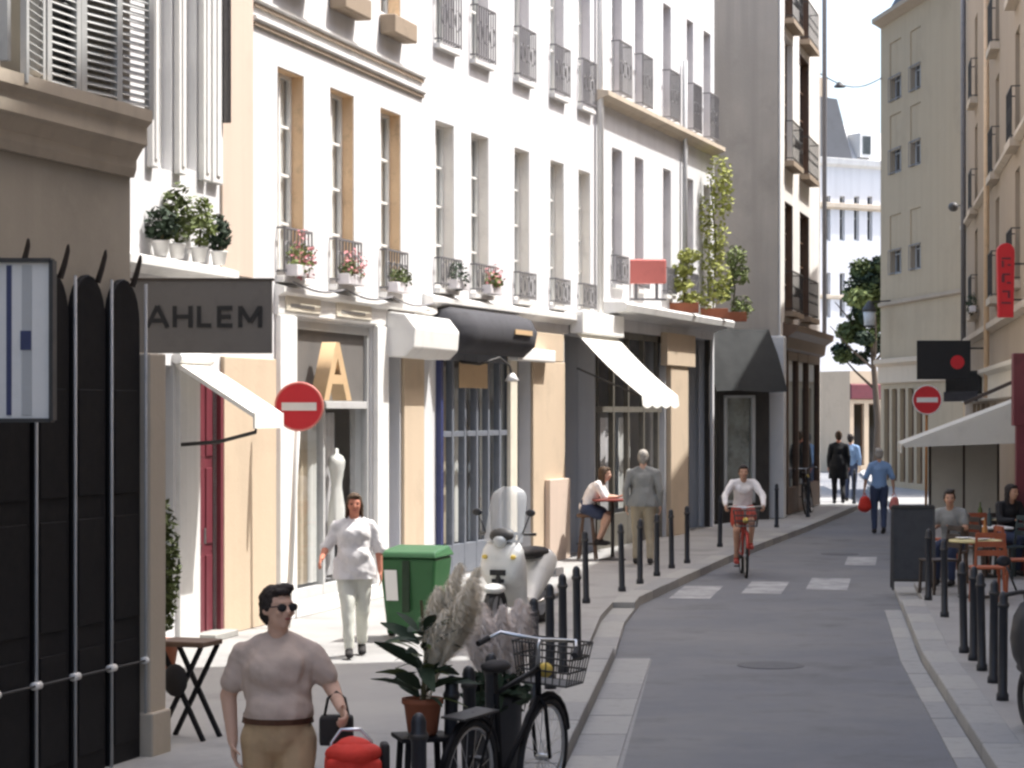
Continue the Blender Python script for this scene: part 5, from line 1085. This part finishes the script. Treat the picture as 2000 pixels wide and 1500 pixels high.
    if coat: 
        for q in 'LR': h, k = J['h'+q], J['k'+q]; tb_.eseg(h+V((0,0,.05)), h.lerp(k, coat), .13*s, .12*s, .14*s, .13*s)
        tb_.eseg(J['waist'], J['pelvis']-V((0,0,.04*s)), .155*s+e, .125*s+e, .19*s+e, .145*s+e)
    if collar: tb_.eseg(J['neck']-V((0,0,.03)), J['neck']+V((0,0,collar)), .068*s, .07*s, .066*s, .068*s)
    if not collar: pass
    hz = hem*s if hem is not None else (J['hR'].lerp(J['kR'], coat).z if coat else (J['pelvis'].z-.03*s))
    obj('top', remesh(tb_, 'top', max(.010, vox), tm, 7, wr, 9, seed, hem=hz, cap=cap*s if cap else None, folds=folds), root)
    bm2, ln_ = bottom; lb_ = MB(); e2 = .010
    lb_.eseg(J['pelvis']-V((0,0,.02*s)), J['pelvis']+V((0,0,.07*s)), .150*f+e2, .108*f+e2, .134*f+e2, .099*f+e2)
    if belt: lb_.eseg(J['pelvis'], J['waist']-V((0,0,.06*s)), .155*f+.004, .112*f+.004, .143*f+.004, .106*f+.004); lb_.ell(J['waist']+V((0,-.030*f,-.060*s)), (.135*f, .098*f, .09*s))
    up2 = {'long': .97, 'short': .30, 'knee': .5}[ln_]
    for q in 'LR': leg(lb_, q, e2+(.006 if ln_ == 'long' else .012), up2)
    obj('trousers' if ln_ == 'long' else 'shorts', remesh(lb_, 'trousers', max(.010, vox), bm2, 3, wr, 8, seed+5), root)
    def waist_shape(mb, e3): mb.eseg(J['pelvis'], J['waist'], .155*f+e3, .112*f+e3, .137*f+e3, .102*f+e3); mb.ell(J['waist']+V((0,-.030*f,-.045*s)), (.135*f+e3, .098*f+e3, .11*s+e3))
    if belt: b2 = MB(); waist_shape(b2, .012); obj('waistband', remesh(b2, 'waistband', .009, belt, 3, hem=.985*s, cap=1.035*s), root)
    for q in 'LR':
        d = J['f'+q].normalized(); sb = MB(); a = J['a'+q]; sb.eseg(a+V((0,0,-.040*s))-d*.035*s, a+V((0,0,-.052*s))+d*.14*s, .044*s, .042*s, .046*s, .032*s, side=d.cross(V((0,0,1)))); sb.eseg(a, a-V((0,0,.035*s)), .042*s, .046*s, .042*s, .046*s)
        obj('shoe', remesh(sb, 'shoe', .012, shoes, 2), root)
    if hair:
        h = MB(hm); h.ell((0,.026,.038), (.081,.094,.088), 18, 12); h.ell((0,.050,-.015), (.074,.066,.080), 16, 10)
        for x in (-.070,.070): h.ell((x,.020,.015), (.014,.045,.040))
        if hair[1] == 'short': h.ell((0,-.050,.086), (.058,.036,.024)); h.ell((.03,-.02,.105), (.05,.06,.026))
        if hair[1] == 'long': h.eseg((0,.075,-.02), (0,.085,-.20), .070, .035, .060, .025); [h.eseg((x,.03,0), (x*1.05,.02,-.17), .018, .04, .015, .03, side=(1,0,0)) for x in (-.076, .076)]; h.ell((0,-.052,.082), (.060,.034,.026))
        if hair[1] == 'bun': h.ell((0,.10,.09), (.045,.045,.045)); h.ell((0,-.052,.082), (.060,.034,.024))
        ho = remesh(h, 'hair', .007 if vox < .011 else .011, hair[0], 1, .006, 55, seed); obj('hair', ho, root)
    for x in (-.032, .032):
        eb = MB(hm); eb.ell((x,-.082,.008), (.013,.006,.007)); eb.build('eye', 'hair_dark', root, smooth=True)
    lp_ = MB(hm); lp_.ell((0,-.090,-.053), (.021,.006,.007)); lp_.build('mouth', 'lip', root, smooth=True)
    if glasses:
        g = MB(hm)
        for x in (-.034, .034): g.ell((x,-.090,.006), (.030,.006,.021))
        g.tube([(-.06,-.086,.012), (.06,-.086,.012)], .004, 6)
        for x in (-1, 1): g.tube([(x*.060,-.082,.012), (x*.078,.01,.010)], .0035, 5)
        g.build('sunglasses', 'rubber', root, smooth=True)
    return root, J
# --- woman in the foreground, beige top and tan trousers, pulling a red trolley
k_ = 410.0; wp = V(((543-1000)/k_, F/k_, SW))
person('woman in a beige top and tan trousers with short dark hair and sunglasses', wp, R(2), 1.56,
       dict(eR=(.275,.02,1.17), wR=(.335,-.14,1.07), eL=(-.262,.06,1.12), wL=(-.235,.02,.88), kR=(.10,-.10,.50), aR=(.10,-.14,.10), kL=(-.10,.04,.48), aL=(-.10,.24,.14), fL=(0,-1,-.35), sR=(.178,.01,1.335), sL=(-.178,.01,1.345)),
       skin='skin_pale', top=('cloth_beige', 'short'), bottom=('cloth_tan', 'long'), hair=('hair_dark', 'short'), fat=1.18, woman=True, look=R(38), nod=R(-4), vox=.009, curl=(.75,.4), glasses=True, wr=.010, seed=2, hem=1.018, belt='cloth_waist', folds=.005, thumbs=((0,-.3,1), (0,-1,0)))
tl = empty('shopping_trolley', V(((700-1000)/k_, F/k_-.36, SW)), R(8), 'red fabric shopping trolley pulled by the woman in beige', 'trolley')
tb_ = MB(); tb_.eseg((0,0,.32), (0,0,.90), .15, .12, .16, .13, side=(1,0,0)); tb_.box(-.16,.16,-.12,.12,.25,.92); obj('bag', remesh(tb_, 'bag', .014, 'red_bag', 5, .012, 8, 3), tl)
fl_ = MB(); fl_.ell((0,-.01,.94), (.175,.145,.07)); obj('flap', remesh(fl_, 'flap', .014, 'red_bag', 2, .006, 10, 8), tl)
MB().tube([(-.12,.13,.08), (-.12,.15,.98), (-.06,.18,1.045), (.06,.18,1.045), (.12,.15,.98), (.12,.13,.08)], .011, 8).build('frame', 'steel', tl, smooth=True)
for s in (-1, 1): MB().tube([(s*.17,.12,.09), (s*.20,.12,.09)], .09, 18).build('wheel', 'rubber', tl)
MB().box(.165, .215, -.04, .10, .62, .99).build('side_pocket', 'leather', tl, bevel=.015)
tl.scale = (.78, .8, .86)
hbg = empty('handbag', V((wp.x+.283, wp.y-.06, 1.045-.07)), 0, 'black leather handbag on the arm of the woman in beige', 'bag'); gb_ = MB(); gb_.box(-.08,.08,-.05,.05,-.05,.09); obj('body', remesh(gb_, 'body', .012, 'leather', 4), hbg); MB().tube([(-.06,0,.07), (-.04,0,.17), (.0,0,.20), (.04,0,.17), (.06,0,.07)], .007, 6).build('strap', 'leather', hbg, smooth=True)
# --- woman in white in the sun
person('woman in loose white clothes walking in the sun past the letter A shop', G(692, 1283, SW), R(6), 1.60,
       dict(eL=(-.29,.0,1.13), wL=(-.345,-.19,1.02), eR=(.25,.05,1.12), wR=(.27,.02,.88), kR=(.085,.03,.49), aR=(.085,.24,.13), kL=(-.07,-.13,.50), aL=(-.06,-.17,.10), fR=(0,-1,-.3)),
       skin='skin_red', top=('cloth_white', 'elbow'), bottom=('cloth_offwhite', 'long'), hair=('hair_brown', 'long'), fat=1.12, woman=True, coat=.22, wr=.012, seed=11, folds=.005)
# --- man in grey seen from behind
person('man in a grey jacket and khaki trousers seen from behind by the bar table', V((2.05, 36.0, SW)), R(172), 1.80,
       dict(kR=(.10,-.04,.49), aR=(.11,-.02,.09), aL=(-.11,.08,.09), eR=(.25,.06,1.11), wR=(.25,.0,.87), eL=(-.25,.04,1.11), wL=(-.25,-.04,.87), sR=(.192,.01,1.35), sL=(-.192,.01,1.35)), skin='skin_pale', top=('cloth_grey', 'long'), bottom=('cloth_khaki', 'long'), hair=('hair_grey', 'none'), fat=1.06, coat=.10, wr=.010, seed=21)
# --- sitter in white leaning on the bar table
sit = V((1.22, 37.22, SW))
person('sitter in a white shirt leaning on the tall bar table', sit, R(82), 1.68,
       dict(pelvis=(0,.02,.85), waist=(0,-.03,.99), chest=(0,-.12,1.14), neck=(0,-.22,1.27), head=(0,-.29,1.40), sR=(.17,-.18,1.23), sL=(-.17,-.18,1.23), eR=(.20,-.30,1.03), eL=(-.20,-.30,1.03), wR=(.06,-.46,1.03), wL=(-.06,-.46,1.03), hR=(.09,.0,.83), hL=(-.09,.0,.83), kR=(.11,-.36,.72), kL=(-.11,-.34,.70), aR=(.10,-.20,.32), aL=(-.10,-.18,.32)),
       skin='skin_pale', top=('cloth_white', 'elbow'), bottom=('denim', 'short'), hair=('hair_brown', 'long'), woman=True, wr=.008, seed=31)
# --- cyclist coming towards us
cy = V((3.55, 35.3, 0)); bicycle(cy, R(-92), 'bike_red', 'red bicycle ridden by the cyclist in a white blouse', basket=True)
person('cyclist in a white blouse and red shorts riding a red bicycle', cy+V((0, .0, 0)), R(-2), 1.64,
       dict(pelvis=(0,.24,1.07), waist=(0,.21,1.20), chest=(0,.14,1.37), neck=(0,.10,1.51), head=(0,.05,1.635), sR=(.17,.11,1.46), sL=(-.17,.11,1.46), eR=(.30,-.02,1.26), eL=(-.30,-.02,1.26), wR=(.30,-.20,1.11), wL=(-.30,-.20,1.11), hR=(.09,.22,1.03), hL=(-.09,.22,1.03), kR=(.12,-.14,.84), kL=(-.12,-.08,.72), aR=(.11,-.02,.50), aL=(-.11,.10,.26)),
       skin='skin', top=('cloth_white', 'long'), bottom=('cloth_red', 'short'), shoes='bike_red', hair=('hair_dark', 'bun'), woman=True, wr=.010, seed=41, curl=(.8,.8))
SITP = dict(pelvis=(0,.06,.56), waist=(0,.04,.71), chest=(0,-.01,.90), neck=(0,-.04,1.05), head=(0,-.09,1.19), sR=(.17,-.02,1.00), sL=(-.17,-.02,1.00), eR=(.23,-.10,.78), eL=(-.23,-.10,.78), wR=(.12,-.32,.80), wL=(-.12,-.32,.80), hR=(.09,.02,.54), hL=(-.09,.02,.54), kR=(.11,-.40,.52), kL=(-.11,-.40,.52), aR=(.11,-.40,.09), aL=(-.11,-.36,.09))
SITP_ = SITP
# --- far walkers
person('person in a long black coat walking near the corner house', V((8.42, 59.4, SW)), R(175), 1.90, dict(kR=(.09,-.08,.49), aR=(.09,-.08,.10), aL=(-.09,.20,.12)), skin='skin_red', top=('cloth_black', 'long'), bottom=('cloth_black', 'long'), hair=('hair_brown', 'bun'), coat=.75, vox=.018, seed=51)
person('person in a pale top and dark jeans beside the black coat walker', V((9.05, 61.6, SW)), R(165), 1.80, dict(kR=(.09,-.06,.49), aL=(-.09,.15,.12)), top=('cloth_blue', 'long'), bottom=('denim', 'long'), hair=('hair_dark', 'short'), vox=.018, seed=61)
person('person in a pale blue shirt and jeans carrying red bags along the road', V((7.57, 47.5, 0)), R(178), 1.76, dict(eR=(.26,.03,1.12), wR=(.29,-.02,.88), eL=(-.26,.03,1.12), wL=(-.29,-.02,.88), kR=(.09,-.05,.49), aL=(-.07,.16,.12), fL=(0,-1,-.3)), top=('cloth_blue', 'elbow'), bottom=('denim', 'long'), hair=('hair_grey', 'short'), vox=.016, curl=(.9,.9), seed=71)
person('terrace guest in a black jacket seated by the white square table', V((7.3, 33.9, SW)), R(25), 1.72, SITP_, top=('cloth_black', 'long'), bottom=('denim', 'long'), hair=('hair_dark', 'long'), vox=.016, look=R(15), seed=95)
def carrier(p, m_, label, w_=.13, h_=.32):
    o = empty('shopping_bag', p, R(20), label, 'bag'); b = MB(); b.eseg((0,0,-h_*.75), (0,0,-h_*.35), w_, w_*.7, w_*.75, w_*.5); obj('body', remesh(b, 'body', .018, m_, 3, .012, 9, 4), o); MB().tube([(-.05,0,-h_*.2), (0,0,.0), (.05,0,-h_*.2)], .008, 6).build('handle', m_, o)
carrier(V((7.57-.30, 47.5, .84)), 'red_bag', 'bright red shopping bag on the chalkboard-far hand of the blue shirt walker', .15, .40); carrier(V((7.57+.31, 47.5, .84)), 'salmon', 'paler red shopping bag in the hand nearer the chalkboard', .12, .40)
# --- terrace sitters
person('terrace sitter with dark hair in a grey top and jeans near the chalkboard', V((6.08, 31.9, SW)), R(-25), 1.70, SITP, top=('cloth_grey', 'short'), bottom=('denim', 'long'), hair=('hair_dark', 'short'), vox=.014, look=R(20), seed=81)
person('terrace sitter in dark clothes under the cream awning', V((7.75, 35.2, SW)), R(90-180+180), 1.72, SITP, top=('teal_dark', 'long'), bottom=('cloth_black', 'long'), hair=('hair_brown', 'short'), vox=.016, look=R(-20), seed=91)

flush()
